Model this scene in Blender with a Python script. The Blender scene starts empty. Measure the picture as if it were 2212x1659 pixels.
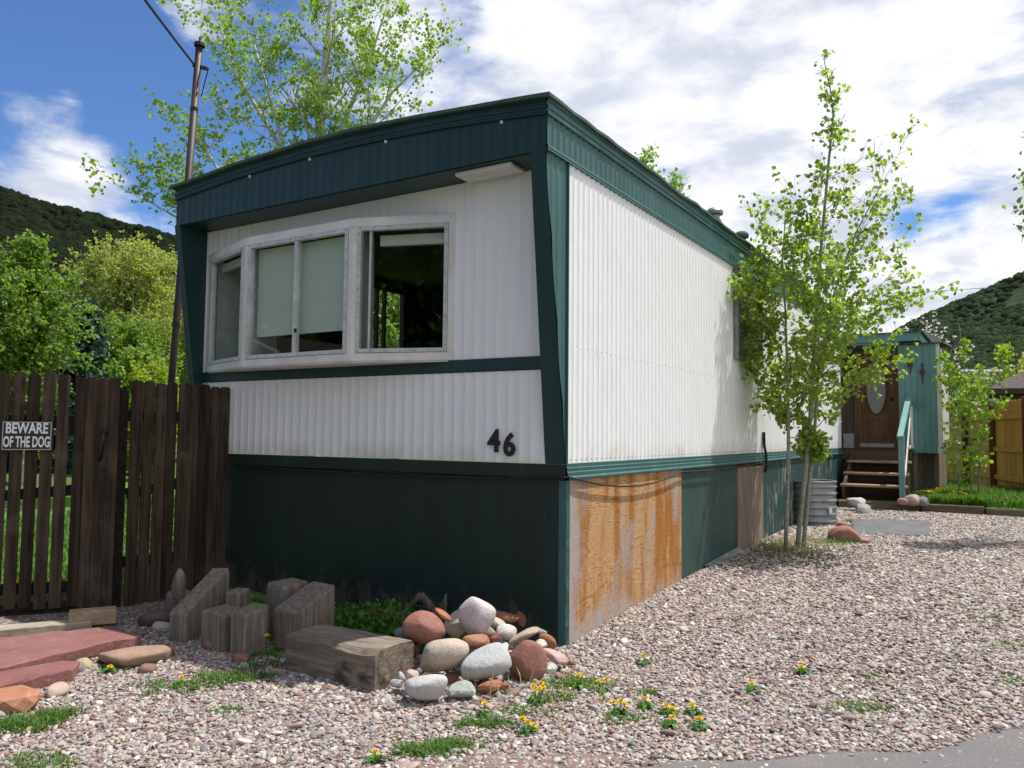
import bpy, math, random
import numpy as np
from mathutils import Vector, Matrix
R = math.radians
SC = bpy.context.scene
COL = SC.collection

# ------------------------------------------------------------------ camera, sky, sun, exposure
YAW, PITCH, ROLL = 0.5577, 0.0619, 0.0100
CAM = Vector((2.3696, -4.4532, 1.3168))
fw = Vector((-math.sin(YAW)*math.cos(PITCH), math.cos(YAW)*math.cos(PITCH), math.sin(PITCH)))
r0 = Vector((math.cos(YAW), math.sin(YAW), 0)); u0 = r0.cross(fw)
rt = math.cos(ROLL)*r0 + math.sin(ROLL)*u0
up = -math.sin(ROLL)*r0 + math.cos(ROLL)*u0
cd = bpy.data.cameras.new('camera'); cam = bpy.data.objects.new('camera', cd); COL.objects.link(cam)
cd.sensor_fit = 'HORIZONTAL'; cd.sensor_width = 36.0; cd.lens = 27.92
cd.clip_start = 0.05; cd.clip_end = 5000
cam.matrix_world = Matrix(((rt.x, up.x, -fw.x, CAM.x), (rt.y, up.y, -fw.y, CAM.y), (rt.z, up.z, -fw.z, CAM.z), (0, 0, 0, 1)))
SC.camera = cam

SUNDIR = Vector((0.27, 0.32, 1.0)).normalized()
ELEV = math.asin(SUNDIR.z)
sd = bpy.data.lights.new('sun', 'SUN'); sd.energy = 4.6; sd.angle = R(0.5); sd.color = (1.0, 0.965, 0.915)
sun = bpy.data.objects.new('sun', sd); COL.objects.link(sun)
sun.rotation_euler = (-SUNDIR).to_track_quat('-Z', 'Y').to_euler(); sun.location = (6, 8, 30)

SC.view_settings.view_transform = 'Standard'; SC.view_settings.look = 'None'
SC.view_settings.gamma = 1.0; SC.view_settings.exposure = 0.40
SC.cycles.max_bounces = 8; SC.cycles.transparent_max_bounces = 12

W = bpy.data.worlds.new('World'); SC.world = W; W.use_nodes = True
nt = W.node_tree; nt.nodes.clear()
class NB:
    """tiny node builder"""
    def __init__(s, t): s.t = t
    def n(s, typ, **kw):
        nd = s.t.nodes.new(typ)
        for k, v in kw.items():
            if k == 'i':
                for a, b in v.items(): s.set(nd.inputs[a], b)
            else: setattr(nd, k, v)
        return nd
    def set(s, sock, v):
        if isinstance(v, bpy.types.NodeSocket): s.t.links.new(v, sock)
        elif isinstance(v, bpy.types.Node): s.t.links.new(v.outputs[0], sock)
        else: sock.default_value = v
    def math(s, op, a, b=0.0, c=None, clamp=False):
        nd = s.n('ShaderNodeMath', operation=op, use_clamp=clamp); s.set(nd.inputs[0], a); s.set(nd.inputs[1], b)
        if c is not None: s.set(nd.inputs[2], c)
        return nd.outputs[0]
    def vmath(s, op, a, b=(0, 0, 0)):
        nd = s.n('ShaderNodeVectorMath', operation=op); s.set(nd.inputs[0], a); s.set(nd.inputs[1], b)
        return nd.outputs['Value'] if op in ('DOT_PRODUCT', 'LENGTH', 'DISTANCE') else nd.outputs[0]
    def ss(s, x, lo, hi):
        nd = s.n('ShaderNodeMapRange', interpolation_type='SMOOTHSTEP'); s.set(nd.inputs[0], x)
        nd.inputs[1].default_value = lo; nd.inputs[2].default_value = hi
        return nd.outputs[0]
    def mix(s, f, a, b):
        nd = s.n('ShaderNodeMix', data_type='RGBA'); s.set(nd.inputs[0], f)
        s.set(nd.inputs[6], c4(a)); s.set(nd.inputs[7], c4(b)); return nd.outputs[2]
    def noise(s, v, scale, detail=4, rough=0.55, out='Fac', dist=0.0):
        nd = s.n('ShaderNodeTexNoise'); s.set(nd.inputs['Vector'], v); nd.inputs['Scale'].default_value = scale
        nd.inputs['Detail'].default_value = detail; nd.inputs['Roughness'].default_value = rough; nd.inputs['Distortion'].default_value = dist
        return nd.outputs[out]
def c4(c):
    return (*c, 1.0) if isinstance(c, tuple) and len(c) == 3 else c

b = NB(nt)
out = b.n('ShaderNodeOutputWorld'); bg = b.n('ShaderNodeBackground', i={'Strength': 0.1})
sky = b.n('ShaderNodeTexSky', sky_type='NISHITA'); sky.sun_disc = False
sky.sun_elevation = ELEV; sky.sun_rotation = math.atan2(SUNDIR.x, SUNDIR.y); sky.altitude = 2000; sky.air_density = 1.0; sky.dust_density = 0.3; sky.ozone_density = 3.0
tc = b.n('ShaderNodeTexCoord'); dirv = tc.outputs['Generated']
sep = b.n('ShaderNodeSeparateXYZ', i={0: dirv})
zc = b.math('MAXIMUM', b.math('ADD', sep.outputs['Z'], 0.16), 0.05)
comb = b.n('ShaderNodeCombineXYZ', i={0: b.math('DIVIDE', sep.outputs['X'], zc), 1: b.math('DIVIDE', sep.outputs['Y'], zc), 2: 0.37})
strk = b.n('ShaderNodeCombineXYZ', i={0: b.math('MULTIPLY', sep.outputs['X'], 4.2), 1: b.math('MULTIPLY', sep.outputs['Y'], 4.2), 2: b.math('MULTIPLY', sep.outputs['Z'], 13.0)})
n4 = b.noise(strk, 1.0, 7, 0.58, dist=0.5)             # banked layers
n1 = b.math('ADD', b.math('MULTIPLY', b.noise(comb, 1.55, 8, 0.60, dist=0.45), 0.35), b.math('MULTIPLY', n4, 0.65))
n2 = b.noise(comb, 4.6, 6, 0.62, dist=0.3)
n3 = b.noise(comb, 2.3, 5, 0.55)
side = b.vmath('DOT_PRODUCT', dirv, (0.848, 0.529, 0.0))
cover = b.ss(side, -0.42, 0.05)                       # clouds thicken towards the east
low = b.ss(sep.outputs['Z'], 0.40, 0.10)              # and towards the horizon
def spot(px, py, k):                                  # a named patch of sky: its direction and size
    d = (fw + rt*((px-1106)/1715.4) + up*((829.5-py)/1715.4)).normalized()
    return b.math('POWER', b.math('MAXIMUM', b.vmath('DOT_PRODUCT', dirv, tuple(d)), 0.0), k)
amt = b.math('ADD', n1, b.math('MULTIPLY', cover, 0.205))
amt = b.math('ADD', amt, b.math('MULTIPLY', low, 0.10))
for px_, py_, k_, w_ in ((1960, 490, 2600, -0.30), (2070, 470, 2600, -0.30), (110, 120, 60, -0.16), (330, 290, 500, -0.12), (990, 100, 1500, -0.13), (1440, 380, 2500, -0.12), (40, 225, 3500, 0.13), (150, 218, 3500, 0.13), (260, 205, 3500, 0.12), (370, 200, 3500, 0.09), (60, 350, 700, 0.18), (200, 350, 700, 0.18), (420, 20, 900, 0.15), (1500, 200, 60, 0.06)):
    amt = b.math('ADD', amt, b.math('MULTIPLY', spot(px_, py_, k_), w_))
amt = b.math('ADD', amt, b.math('MULTIPLY', b.math('SUBTRACT', n2, 0.5), 0.30))
mask = b.ss(amt, 0.485, 0.70)
shade = b.ss(b.math('ADD', b.math('ADD', n3, b.math('MULTIPLY', b.math('SUBTRACT', n2, 0.5), 0.75)), b.math('MULTIPLY', b.math('SUBTRACT', n4, 0.5), 0.5)), 0.32, 0.60)
cloudc = b.mix(shade, (5.1, 5.5, 6.4), (7.7, 7.75, 8.05))
skyc = b.n('ShaderNodeMix', data_type='RGBA', blend_type='MULTIPLY', i={0: 1.0, 6: sky.outputs[0], 7: (0.76, 0.98, 1.22, 1)}).outputs[2]
nt.links.new(b.mix(mask, skyc, cloudc), bg.inputs['Color'])
nt.links.new(bg.outputs[0], out.inputs[0])

# ------------------------------------------------------------------ object helpers
def tag(o, label=None, cat=None, group=None, kind=None):
    if label: o['label'] = label
    if cat: o['category'] = cat
    if group: o['group'] = group
    if kind: o['kind'] = kind
    return o
def empty(name, loc, label=None, cat=None, group=None):
    o = bpy.data.objects.new(name, None); COL.objects.link(o); o.location = loc; o.empty_display_size = 0.1
    return tag(o, label, cat, group)
def wloc(o):
    v = Vector((0, 0, 0))
    while o is not None: v = v + Vector(o.location); o = o.parent
    return v
def link_mesh(name, V, F, mat, parent=None, loc=None, smooth=False):
    """vertices in world coordinates; origin at loc, or at the parent's"""
    V = np.asarray(V, dtype=float)
    org = wloc(parent) if parent is not None else Vector(loc if loc is not None else (0, 0, 0))
    me = bpy.data.meshes.new(name)
    me.from_pydata((V - np.array(org)).tolist(), [], F if isinstance(F, list) else F.tolist())
    if smooth: me.polygons.foreach_set('use_smooth', [True]*len(me.polygons))
    me.materials.append(mat); me.update()
    o = bpy.data.objects.new(name, me); COL.objects.link(o)
    if parent is not None: o.parent = parent
    else: o.location = org
    return o
class MB:
    def __init__(s): s.V = []; s.F = []
    def add(s, V, F):
        k = len(s.V); s.V.extend([tuple(v) for v in V]); s.F.extend([tuple(i+k for i in f) for f in F]); return s
    def box(s, x0, x1, y0, y1, z0, z1):
        return s.hexa([(x0, y0, z0), (x1, y0, z0), (x1, y1, z0), (x0, y1, z0), (x0, y0, z1), (x1, y0, z1), (x1, y1, z1), (x0, y1, z1)])
    def hexa(s, P):
        return s.add(P, [(0, 3, 2, 1), (4, 5, 6, 7), (0, 1, 5, 4), (1, 2, 6, 5), (2, 3, 7, 6), (3, 0, 4, 7)])
    def bbox(s, x0, x1, y0, y1, z0, z1, bv=0.006):
        """box with chamfered edges"""
        c = ((x0+x1)/2, (y0+y1)/2, (z0+z1)/2); h = ((x1-x0)/2, (y1-y0)/2, (z1-z0)/2); bv = min(bv, *[q*.45 for q in h])
        bm_ = cham(h, bv); return s.add([(v[0]+c[0], v[1]+c[1], v[2]+c[2]) for v in bm_[0]], bm_[1])
    def obox(s, a, bb, w, t, upv=(0, 0, 1), bv=0.004):
        """bar from a to b, width w (sideways), thickness t (along upv)"""
        a = Vector(a); bb = Vector(bb); d = bb-a; L = d.length; d = d/L
        sx = d.cross(Vector(upv))
        sx = sx.normalized() if sx.length > 1e-6 else Vector((1, 0, 0))
        uz = sx.cross(d)
        V, F = cham((L/2, w/2, t/2), min(bv, w*.3, t*.3)); c = (a+bb)/2
        return s.add([c + d*v[0] + sx*v[1] + uz*v[2] for v in V], F)
    def prism(s, poly, z0, z1):
        n = len(poly)
        zz0 = z0 if isinstance(z0, (list, tuple)) else [z0]*n; zz1 = z1 if isinstance(z1, (list, tuple)) else [z1]*n
        V = [(p[0], p[1], zz0[i]) for i, p in enumerate(poly)] + [(p[0], p[1], zz1[i]) for i, p in enumerate(poly)]
        F = [tuple(range(n-1, -1, -1)), tuple(range(n, 2*n))] + [(i, (i+1) % n, n+(i+1) % n, n+i) for i in range(n)]
        return s.add(V, F)
    def tube(s, P, r, n=6, cap=True):
        P = [Vector(p) for p in P]; rr = r if isinstance(r, (list, tuple)) else [r]*len(P)
        V = []; prev = None
        for i, p in enumerate(P):
            d = (P[min(i+1, len(P)-1)]-P[max(i-1, 0)]).normalized()
            if prev is None:
                ref = Vector((0, 0, 1)) if abs(d.z) < .9 else Vector((1, 0, 0)); x = d.cross(ref).normalized()
            else:
                x = prev-d*prev.dot(d); x = x.normalized() if x.length > 1e-5 else d.orthogonal().normalized()
            prev = x; y = d.cross(x)
            for k in range(n):
                a = 2*math.pi*k/n; V.append(p+(x*math.cos(a)+y*math.sin(a))*rr[i])
        F = [(i*n+k, i*n+(k+1) % n, (i+1)*n+(k+1) % n, (i+1)*n+k) for i in range(len(P)-1) for k in range(n)]
        if cap: F += [tuple(range(n-1, -1, -1)), tuple(range((len(P)-1)*n, len(P)*n))]
        return s.add(V, F)
    def lathe(s, c, prof, n=24):
        V = [(c[0]+r*math.cos(2*math.pi*k/n), c[1]+r*math.sin(2*math.pi*k/n), c[2]+z) for r, z in prof for k in range(n)]
        F = [(i*n+k, i*n+(k+1) % n, (i+1)*n+(k+1) % n, (i+1)*n+k) for i in range(len(prof)-1) for k in range(n)]
        return s.add(V, F)
    def build(s, name, mat, parent=None, loc=None, smooth=False):
        return link_mesh(name, s.V, s.F, mat, parent, loc, smooth)
def cham(h, bv):
    V = []; idx = {}
    for sx in (-1, 1):
        for sy in (-1, 1):
            for sz in (-1, 1):
                for ax in range(3):
                    v = [sx*(h[0]-bv), sy*(h[1]-bv), sz*(h[2]-bv)]; v[ax] = (sx, sy, sz)[ax]*h[ax]
                    idx[(sx, sy, sz, ax)] = len(V); V.append(tuple(v))
    F = []
    for ax in range(3):
        o1, o2 = (ax+1) % 3, (ax+2) % 3
        for sg in (-1, 1):
            f = []
            for a, c in ((-1, -1), (1, -1), (1, 1), (-1, 1)):
                k = [0, 0, 0]; k[ax] = sg; k[o1] = a; k[o2] = c; f.append(idx[(*k, ax)])
            F.append(tuple(f if sg > 0 else f[::-1]))
    for ax in range(3):                                   # edge strips along ax
        o1, o2 = (ax+1) % 3, (ax+2) % 3
        for a in (-1, 1):
            for c in (-1, 1):
                def ky(t, w): k = [0, 0, 0]; k[ax] = t; k[o1] = a; k[o2] = c; return idx[(*k, w)]
                f = (ky(-1, o1), ky(1, o1), ky(1, o2), ky(-1, o2)); F.append(f if a*c > 0 else f[::-1])
    for sx in (-1, 1):
        for sy in (-1, 1):
            for sz in (-1, 1):
                f = (idx[(sx, sy, sz, 0)], idx[(sx, sy, sz, 1)], idx[(sx, sy, sz, 2)]); F.append(f if sx*sy*sz > 0 else f[::-1])
    return V, F
def dup(root, loc, label=None):
    c = root.copy(); COL.objects.link(c); c.location = loc
    if label: c['label'] = label
    for ch in list(root.children):
        d = ch.copy(); COL.objects.link(d); d.parent = c
        for g2 in list(ch.children):
            e = g2.copy(); COL.objects.link(e); e.parent = d
    return c
def gh(x, y):
    """height of the ground"""
    if y >= 0: yy = min(y, 14); h = 0.1*(1-math.exp(-yy/1.6)) + .013*yy
    else: h = -0.05*(1-math.exp(y*1.5))
    return h

# ------------------------------------------------------------------ materials
def newmat(name):
    m = bpy.data.materials.new(name); m.use_nodes = True; t = m.node_tree; t.nodes.clear()
    k = NB(t); o = k.n('ShaderNodeOutputMaterial'); p = k.n('ShaderNodeBsdfPrincipled')
    t.links.new(p.outputs[0], o.inputs[0]); return m, k, p, o
def setp(k, p, col=None, rough=.6, spec=.4, metal=0.0, bump=None, bs=.3, bd=.01):
    if col is not None: k.set(p.inputs['Base Color'], c4(col))
    k.set(p.inputs['Roughness'], rough); p.inputs['Specular IOR Level'].default_value = spec; k.set(p.inputs['Metallic'], metal)
    if bump is not None:
        bn = k.n('ShaderNodeBump', i={'Height': bump, 'Strength': bs, 'Distance': bd}); k.t.links.new(bn.outputs[0], p.inputs['Normal'])
def coord(k, scale=(1, 1, 1), world=False):
    v = k.n('ShaderNodeNewGeometry').outputs['Position'] if world else k.n('ShaderNodeTexCoord').outputs['Object']
    return k.vmath('MULTIPLY', v, scale)
def plain(name, c1, c2=None, rough=.6, scale=6, spec=.4, metal=0.0, stretch=(1, 1, 1), bs=.15, bd=.004, lo=.35, hi=.65, det=5):
    m, k, p, o = newmat(name); v = coord(k, stretch)
    n = k.noise(v, scale, det, .6); col = c1 if c2 is None else k.mix(k.ss(n, lo, hi), c1, c2)
    setp(k, p, col, rough, spec, metal, k.noise(v, scale*6, 3), bs, bd); return m
def wood(name, c1, c2, axis='Z', rough=.8, grain=26, bs=.5, bd=.006, spec=.2, island=.0, c3=None):
    m, k, p, o = newmat(name)
    sc = {'Z': (1, 1, .06), 'X': (.06, 1, 1), 'Y': (1, .06, 1)}[axis]; v = coord(k, sc)
    geo = k.n('ShaderNodeNewGeometry')
    if island:
        ofs = k.n('ShaderNodeCombineXYZ', i={0: k.math('MULTIPLY', geo.outputs['Random Per Island'], 37.0), 1: 0.0, 2: 0.0}); v = k.vmath('ADD', v, ofs.outputs[0])
    n = k.noise(v, grain, 6, .65, dist=.4); col = k.mix(k.ss(n, .36, .66), c1, c2)
    n2 = k.noise(coord(k), 3.1, 4, .6)
    if c3: col = k.mix(k.math('MULTIPLY', k.ss(n2, .5, .72), .8), col, c3)
    if island:
        br = k.math('ADD', 1-island*.5, k.math('MULTIPLY', geo.outputs['Random Per Island'], island))
        col = k.n('ShaderNodeMix', data_type='RGBA', blend_type='MULTIPLY', i={0: 1.0, 6: col, 7: k.n('ShaderNodeCombineColor', i={0: br, 1: br, 2: br}).outputs[0]}).outputs[2]
    setp(k, p, col, rough, spec, 0, k.noise(v, grain*2.2, 4, .7), bs, bd); return m
def leafmat(name, c1, c2, trans=.45, tint=(1.0, 1.1, .35)):
    m, k, p, o = newmat(name); geo = k.n('ShaderNodeNewGeometry')
    col = k.mix(geo.outputs['Random Per Island'], c1, c2); setp(k, p, col, .5, .35)
    tr = k.n('ShaderNodeBsdfTranslucent'); tcol = k.n('ShaderNodeMix', data_type='RGBA', blend_type='MULTIPLY', i={0: 1.0, 6: col, 7: (tint[0]*1.5, tint[1]*1.5, tint[2]*1.5, 1)})
    k.t.links.new(tcol.outputs[2], tr.inputs[0])
    mx = k.n('ShaderNodeMixShader', i={0: trans}); k.t.links.new(p.outputs[0], mx.inputs[1]); k.t.links.new(tr.outputs[0], mx.inputs[2])
    k.t.links.new(mx.outputs[0], o.inputs[0]); return m
def glass(name='window_glass'):
    m, k, p, o = newmat(name)
    fr = k.n('ShaderNodeFresnel', i={'IOR': 1.5}); gl = k.n('ShaderNodeBsdfGlossy', i={'Roughness': .01, 'Color': (.9, .95, .93, 1)})
    tr = k.n('ShaderNodeBsdfTransparent', i={'Color': (.95, .985, .965, 1)})
    geo = k.n('ShaderNodeNewGeometry'); mx = k.n('ShaderNodeMixShader', i={0: k.math('MULTIPLY', fr, k.math('SUBTRACT', 1.0, geo.outputs['Backfacing']))}); k.t.links.new(tr.outputs[0], mx.inputs[1]); k.t.links.new(gl.outputs[0], mx.inputs[2])
    k.t.links.new(mx.outputs[0], o.inputs[0]); return m

M = {}
def siding_mat():
    m, k, p, o = newmat('white_siding'); v = coord(k, (1, 1, .12), True)
    st = k.ss(k.noise(v, 7, 5, .65), .52, .8)                        # run-off streaks
    pos = k.n('ShaderNodeSeparateXYZ', i={0: k.n('ShaderNodeNewGeometry').outputs['Position']})
    lowd = k.ss(pos.outputs['Z'], 1.30, 1.12)                        # grime along the bottom edge of the sheets
    n = k.noise(coord(k, (1, 1, 1), True), 2.2, 5, .6)
    col = k.mix(k.math('MULTIPLY', st, .30), (.81, .81, .81), (.63, .62, .60))
    rust = k.math('MULTIPLY', k.ss(k.noise(coord(k, (1, 1, .05), True), 24, 4, .6), .66, .78), k.ss(k.noise(coord(k, (1, 1, 1), True), .9, 3), .50, .64)); col = k.mix(k.math('MULTIPLY', rust, .22), col, (.42, .27, .15))
    col = k.mix(k.math('MULTIPLY', lowd, k.ss(n, .35, .75)), col, (.57, .53, .45))
    setp(k, p, col, .38, .45, 0, k.math('ADD', k.math('MULTIPLY', k.noise(coord(k, (1, 1, .6), True), 2.6, 3), 3.0), k.noise(coord(k, (1, 1, .3), True), 16, 3)), .30, .010); return m
M['white'] = siding_mat()
def green_mat(name, c1, c2, c3, rough, vs=(1, 1, .25), mud=False):
    m, k, p, o = newmat(name); n = k.noise(coord(k, vs, True), 4.5, 6, .65); n2 = k.noise(coord(k, (1, 1, .08), True), 18, 4, .6)
    col = k.mix(k.ss(n, .35, .7), c1, c2); col = k.mix(k.math('MULTIPLY', k.ss(n2, .55, .75), .55), col, c3)
    if mud:
        pz = k.n('ShaderNodeSeparateXYZ', i={0: coord(k, (1, 1, 1), True)}).outputs['Z']; mm = k.ss(k.math('SUBTRACT', k.math('ADD', k.noise(coord(k, (1, 1, .6), True), 7, 6, .7), .10), k.math('MULTIPLY', pz, .9)), .42, .58); col = k.mix(k.math('MULTIPLY', mm, .75), col, (.075, .06, .048))
        sp_ = k.ss(k.noise(coord(k, (1, 1, 1), True), 34, 3, .5), .70, .74); col = k.mix(k.math('MULTIPLY', sp_, .5), col, (.10, .11, .10))
    setp(k, p, col, rough, .4, 0, k.noise(coord(k, (1, 1, 1), True), 40, 3), .1, .003); return m
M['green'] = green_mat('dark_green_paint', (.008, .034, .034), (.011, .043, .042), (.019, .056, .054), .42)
M['green_sunlit'] = green_mat('sunlit_green_metal', (.036, .105, .104), (.048, .130, .126), (.085, .175, .168), .48)  # lighter copy of the front green: sunlight put into the side trim colour
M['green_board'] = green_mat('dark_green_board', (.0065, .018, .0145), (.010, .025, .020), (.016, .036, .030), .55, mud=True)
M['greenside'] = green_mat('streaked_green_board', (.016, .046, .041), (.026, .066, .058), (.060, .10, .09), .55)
M['teal'] = green_mat('teal_board', (.105, .235, .222), (.145, .29, .272), (.20, .325, .305), .6)
def peel_mat():
    m, k, p, o = newmat('peeling_green_board'); v = coord(k, (1, 1, .22), True)
    n = k.noise(v, 13, 8, .72); n2 = k.noise(coord(k, (1, 1, 1), True), 1.6, 3, .5)
    msk = k.ss(k.math('ADD', n, k.math('MULTIPLY', k.math('SUBTRACT', n2, .5), .6)), .53, .62)
    col = k.mix(msk, (.016, .050, .045), (.20, .185, .17)); setp(k, p, col, .7, .25, 0, msk, .3, .004); return m
M['peel'] = peel_mat()
def ply_mat():
    m, k, p, o = newmat('weathered_plywood')
    v = coord(k, (1, 1, 1), True)
    base = k.noise(k.vmath('MULTIPLY', v, (1, .75, 4.6)), 1.15, 3, .5, dist=.9)
    ps = k.n('ShaderNodeSeparateXYZ', i={0: v})
    def knot(cy, cz, ry, rz): return k.math('POWER', 2.718, k.math('MULTIPLY', -1.0, k.math('ADD', k.math('POWER', k.math('DIVIDE', k.math('SUBTRACT', ps.outputs['Y'], cy), ry), 2.0), k.math('POWER', k.math('DIVIDE', k.math('SUBTRACT', ps.outputs['Z'], cz), rz), 2.0))))
    base = k.math('ADD', base, k.math('MULTIPLY', k.math('ADD', knot(.62, .60, .24, .075), knot(1.18, .66, .20, .07)), .30))
    rings = k.math('SINE', k.math('MULTIPLY', base, 135.0))
    grain = k.ss(rings, .35, .95)
    fine = k.noise(k.vmath('MULTIPLY', v, (1, 2.0, 22)), 5, 4, .6)
    streak = k.noise(k.vmath('MULTIPLY', v, (1, 1.7, .75)), 1.7, 6, .62, dist=.3)
    pos = k.n('ShaderNodeSeparateXYZ', i={0: v})
    en = k.math('MULTIPLY', k.math('SUBTRACT', k.noise(k.vmath('MULTIPLY', v, (1, 1.4, .9)), 3.2, 6, .65), .5), 1.0)
    edge = k.math('MULTIPLY', k.ss(k.math('ADD', pos.outputs['Y'], en), -.02, .30), k.ss(k.math('ADD', k.math('ADD', pos.outputs['Z'], k.math('MULTIPLY', pos.outputs['Y'], .07)), k.math('MULTIPLY', en, .7)), .03, .30))
    om = k.math('MULTIPLY', k.ss(k.math('ADD', streak, k.math('MULTIPLY', k.math('SUBTRACT', fine, .5), .35)), .33, .50), edge)
    grey = k.mix(k.math('ADD', k.math('MULTIPLY', fine, .6), k.math('MULTIPLY', streak, .4)), (.20, .17, .16), (.50, .44, .40)); tan = k.mix(fine, (.42, .24, .10), (.54, .34, .17)); dark = k.mix(fine, (.26, .10, .02), (.40, .17, .035))
    tone = k.mix(k.ss(k.noise(k.vmath('MULTIPLY', v, (1, 3.2, .45)), 2.0, 3), .42, .62), tan, dark)
    col = k.mix(om, grey, tone)
    col = k.mix(k.math('MULTIPLY', grain, k.math('ADD', .10, k.math('MULTIPLY', om, .48))), col, (.20, .075, .018))
    setp(k, p, col, .75, .2, 0, fine, .25, .003); return m
M['ply'] = ply_mat()
M['greyboard'] = wood('grey_board', (.16, .125, .095), (.27, .21, .165), 'Z', .85, 20)
M['casing'] = plain('white_casing', (.72, .70, .69), (.62, .59, .57), .5, 5, .4)
M['alu'] = plain('aluminium_frame', (.62, .63, .62), (.50, .50, .48), .45, 9, .5, .25)
M['black'] = plain('black_paint', (.012, .012, .012), None, .35)
M['rubber'] = plain('black_rubber', (.015, .015, .015), None, .6)
M['glass'] = glass()
M['dark_in'] = plain('brown_panelling', (.055, .04, .028), (.08, .058, .04), .7, 4, .2)
M['ceil_in'] = plain('ceiling_board', (.16, .15, .13), None, .9)
M['blind'] = None
def blind_mat():
    m, k, p, o = newmat('window_blind'); pos = k.n('ShaderNodeSeparateXYZ', i={0: k.n('ShaderNodeNewGeometry').outputs['Position']})
    w = k.math('SINE', k.math('MULTIPLY', pos.outputs['Z'], 330.0)); col = k.mix(k.math('ADD', .5, k.math('MULTIPLY', w, .3)), (.47, .485, .46), (.53, .54, .515))
    setp(k, p, col, .8, .2, 0, w, .12, .002); return m
M['blind'] = blind_mat()
M['screen'] = plain('dark_window_pane', (.05, .075, .06), (.08, .105, .085), .12, 3, .6)
M['shingle'] = plain('roof_shingle', (.055, .09, .075), (.09, .13, .10), .9, 30, .2)
M['galv'] = plain('galvanized_steel', (.30, .315, .315), (.22, .235, .24), .38, 7, .5, .75)
M['pipe'] = plain('brown_pipe', (.026, .014, .013), (.045, .026, .022), .55, 8, .4)
M['fence'] = wood('dark_fence_wood', (.024, .017, .012), (.064, .045, .032), 'Z', .85, 24, .6, .006, .15, .9, (.080, .062, .048))
M['rail'] = wood('dark_rail_wood', (.014, .009, .007), (.03, .02, .014), 'X', .85, 22)
M['tie'] = wood('weathered_tie', (.135, .112, .09), (.26, .22, .175), 'Z', .92, 46, .7, .006, .1, 0, (.11, .09, .07))
def log_mat():
    m, k, p, o = newmat('weathered_log'); v = coord(k, (.07, 1, 1)); n = k.noise(v, 15, 7, .7, dist=.5); n2 = k.noise(coord(k, (.5, 1, 1)), 4.2, 5, .6)
    col = k.mix(k.ss(n, .36, .64), (.12, .095, .074), (.27, .225, .175)); rot = k.ss(n2, .56, .68)
    col = k.mix(k.math('MULTIPLY', rot, .9), col, (.030, .020, .014)); col = k.mix(k.math('MULTIPLY', k.ss(n, .62, .70), k.ss(n2, .48, .58)), col, (.22, .09, .025))
    setp(k, p, col, .9, .15, 0, n, .9, .02); return m
M['log'] = log_mat()
M['block'] = wood('pale_wood', (.30, .21, .13), (.42, .31, .20), 'X', .8, 18)
M['sill'] = wood('grey_plank', (.26, .215, .165), (.40, .34, .265), 'Y', .85, 18)
M['stairwood'] = wood('stair_wood', (.20, .13, .085), (.36, .26, .18), 'X', .8, 18)
M['darkwood'] = wood('dark_timber', (.055, .036, .025), (.10, .068, .048), 'X', .85, 18)
M['edging'] = wood('edging_timber', (.12, .085, .062), (.22, .165, .125), 'X', .9, 16)
M['door'] = wood('brown_door', (.22, .115, .055), (.33, .185, .095), 'Z', .55, 14)
M['cedar'] = wood('cedar_boards', (.60, .33, .07), (.74, .46, .12), 'Z', .75, 14, .3, .004, .2, .35)
M['cedarpost'] = wood('cedar_post', (.13, .055, .028), (.20, .09, .045), 'Z', .8, 14)
def rock_mat():
    m, k, p, o = newmat('river_rock'); oc = k.n('ShaderNodeObjectInfo').outputs['Color']; v = coord(k)
    n = k.noise(v, 9, 6, .65); n2 = k.noise(v, 55, 4, .7); n3 = k.noise(v, 3.0, 3, .5); br = k.math('ADD', .20, k.math('ADD', k.math('MULTIPLY', n, .50), k.math('ADD', k.math('MULTIPLY', n2, .35), k.math('MULTIPLY', n3, .35))))
    col = k.n('ShaderNodeMix', data_type='RGBA', blend_type='MULTIPLY', i={0: 1.0, 6: oc, 7: k.n('ShaderNodeCombineColor', i={0: br, 1: br, 2: br}).outputs[0]}).outputs[2]
    col = k.mix(k.math('MULTIPLY', k.ss(k.noise(v, 24, 5, .7), .62, .72), .35), col, (.62, .58, .54))
    dirt = k.ss(k.noise(v, 6.5, 6, .7), .56, .68); col = k.mix(k.math('MULTIPLY', dirt, .38), col, (.16, .115, .085))
    setp(k, p, col, .85, .18, 0, k.math('ADD', n, k.math('MULTIPLY', n2, .6)), .6, .014); return m
M['rock'] = rock_mat()
M['mat'] = plain('grey_mat', (.085, .088, .092), (.125, .127, .13), .8, 8, .3)
M['drift'] = wood('driftwood', (.06, .05, .042), (.14, .12, .10), 'Z', .9, 18)
M['bark_aspen'] = plain('pale_aspen_bark', (.20, .22, .155), (.31, .325, .25), .75, 14, .25, 0, (1, 1, 2), .3, .004)
M['bark_white'] = plain('white_aspen_bark', (.42, .42, .35), (.60, .59, .52), .75, 10, .2)
M['bark_dark'] = plain('grey_brown_bark', (.11, .085, .065), (.19, .15, .12), .85, 9, .2)
M['leaf_hero'] = leafmat('aspen_leaf', (.14, .215, .04), (.31, .385, .095), .55)
M['leaf_back'] = leafmat('spring_aspen_leaf', (.16, .27, .04), (.30, .40, .07), .45)
M['leaf_cotton'] = leafmat('cottonwood_leaf', (.115, .20, .035), (.22, .31, .065))
M['leaf_willow'] = leafmat('pale_willow_leaf', (.24, .28, .08), (.37, .39, .13))
M['leaf_bush'] = leafmat('yellow_green_leaf', (.20, .27, .03), (.32, .38, .06))
M['leaf_dark'] = leafmat('dark_green_leaf', (.04, .095, .018), (.09, .17, .03), .35)
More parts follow.
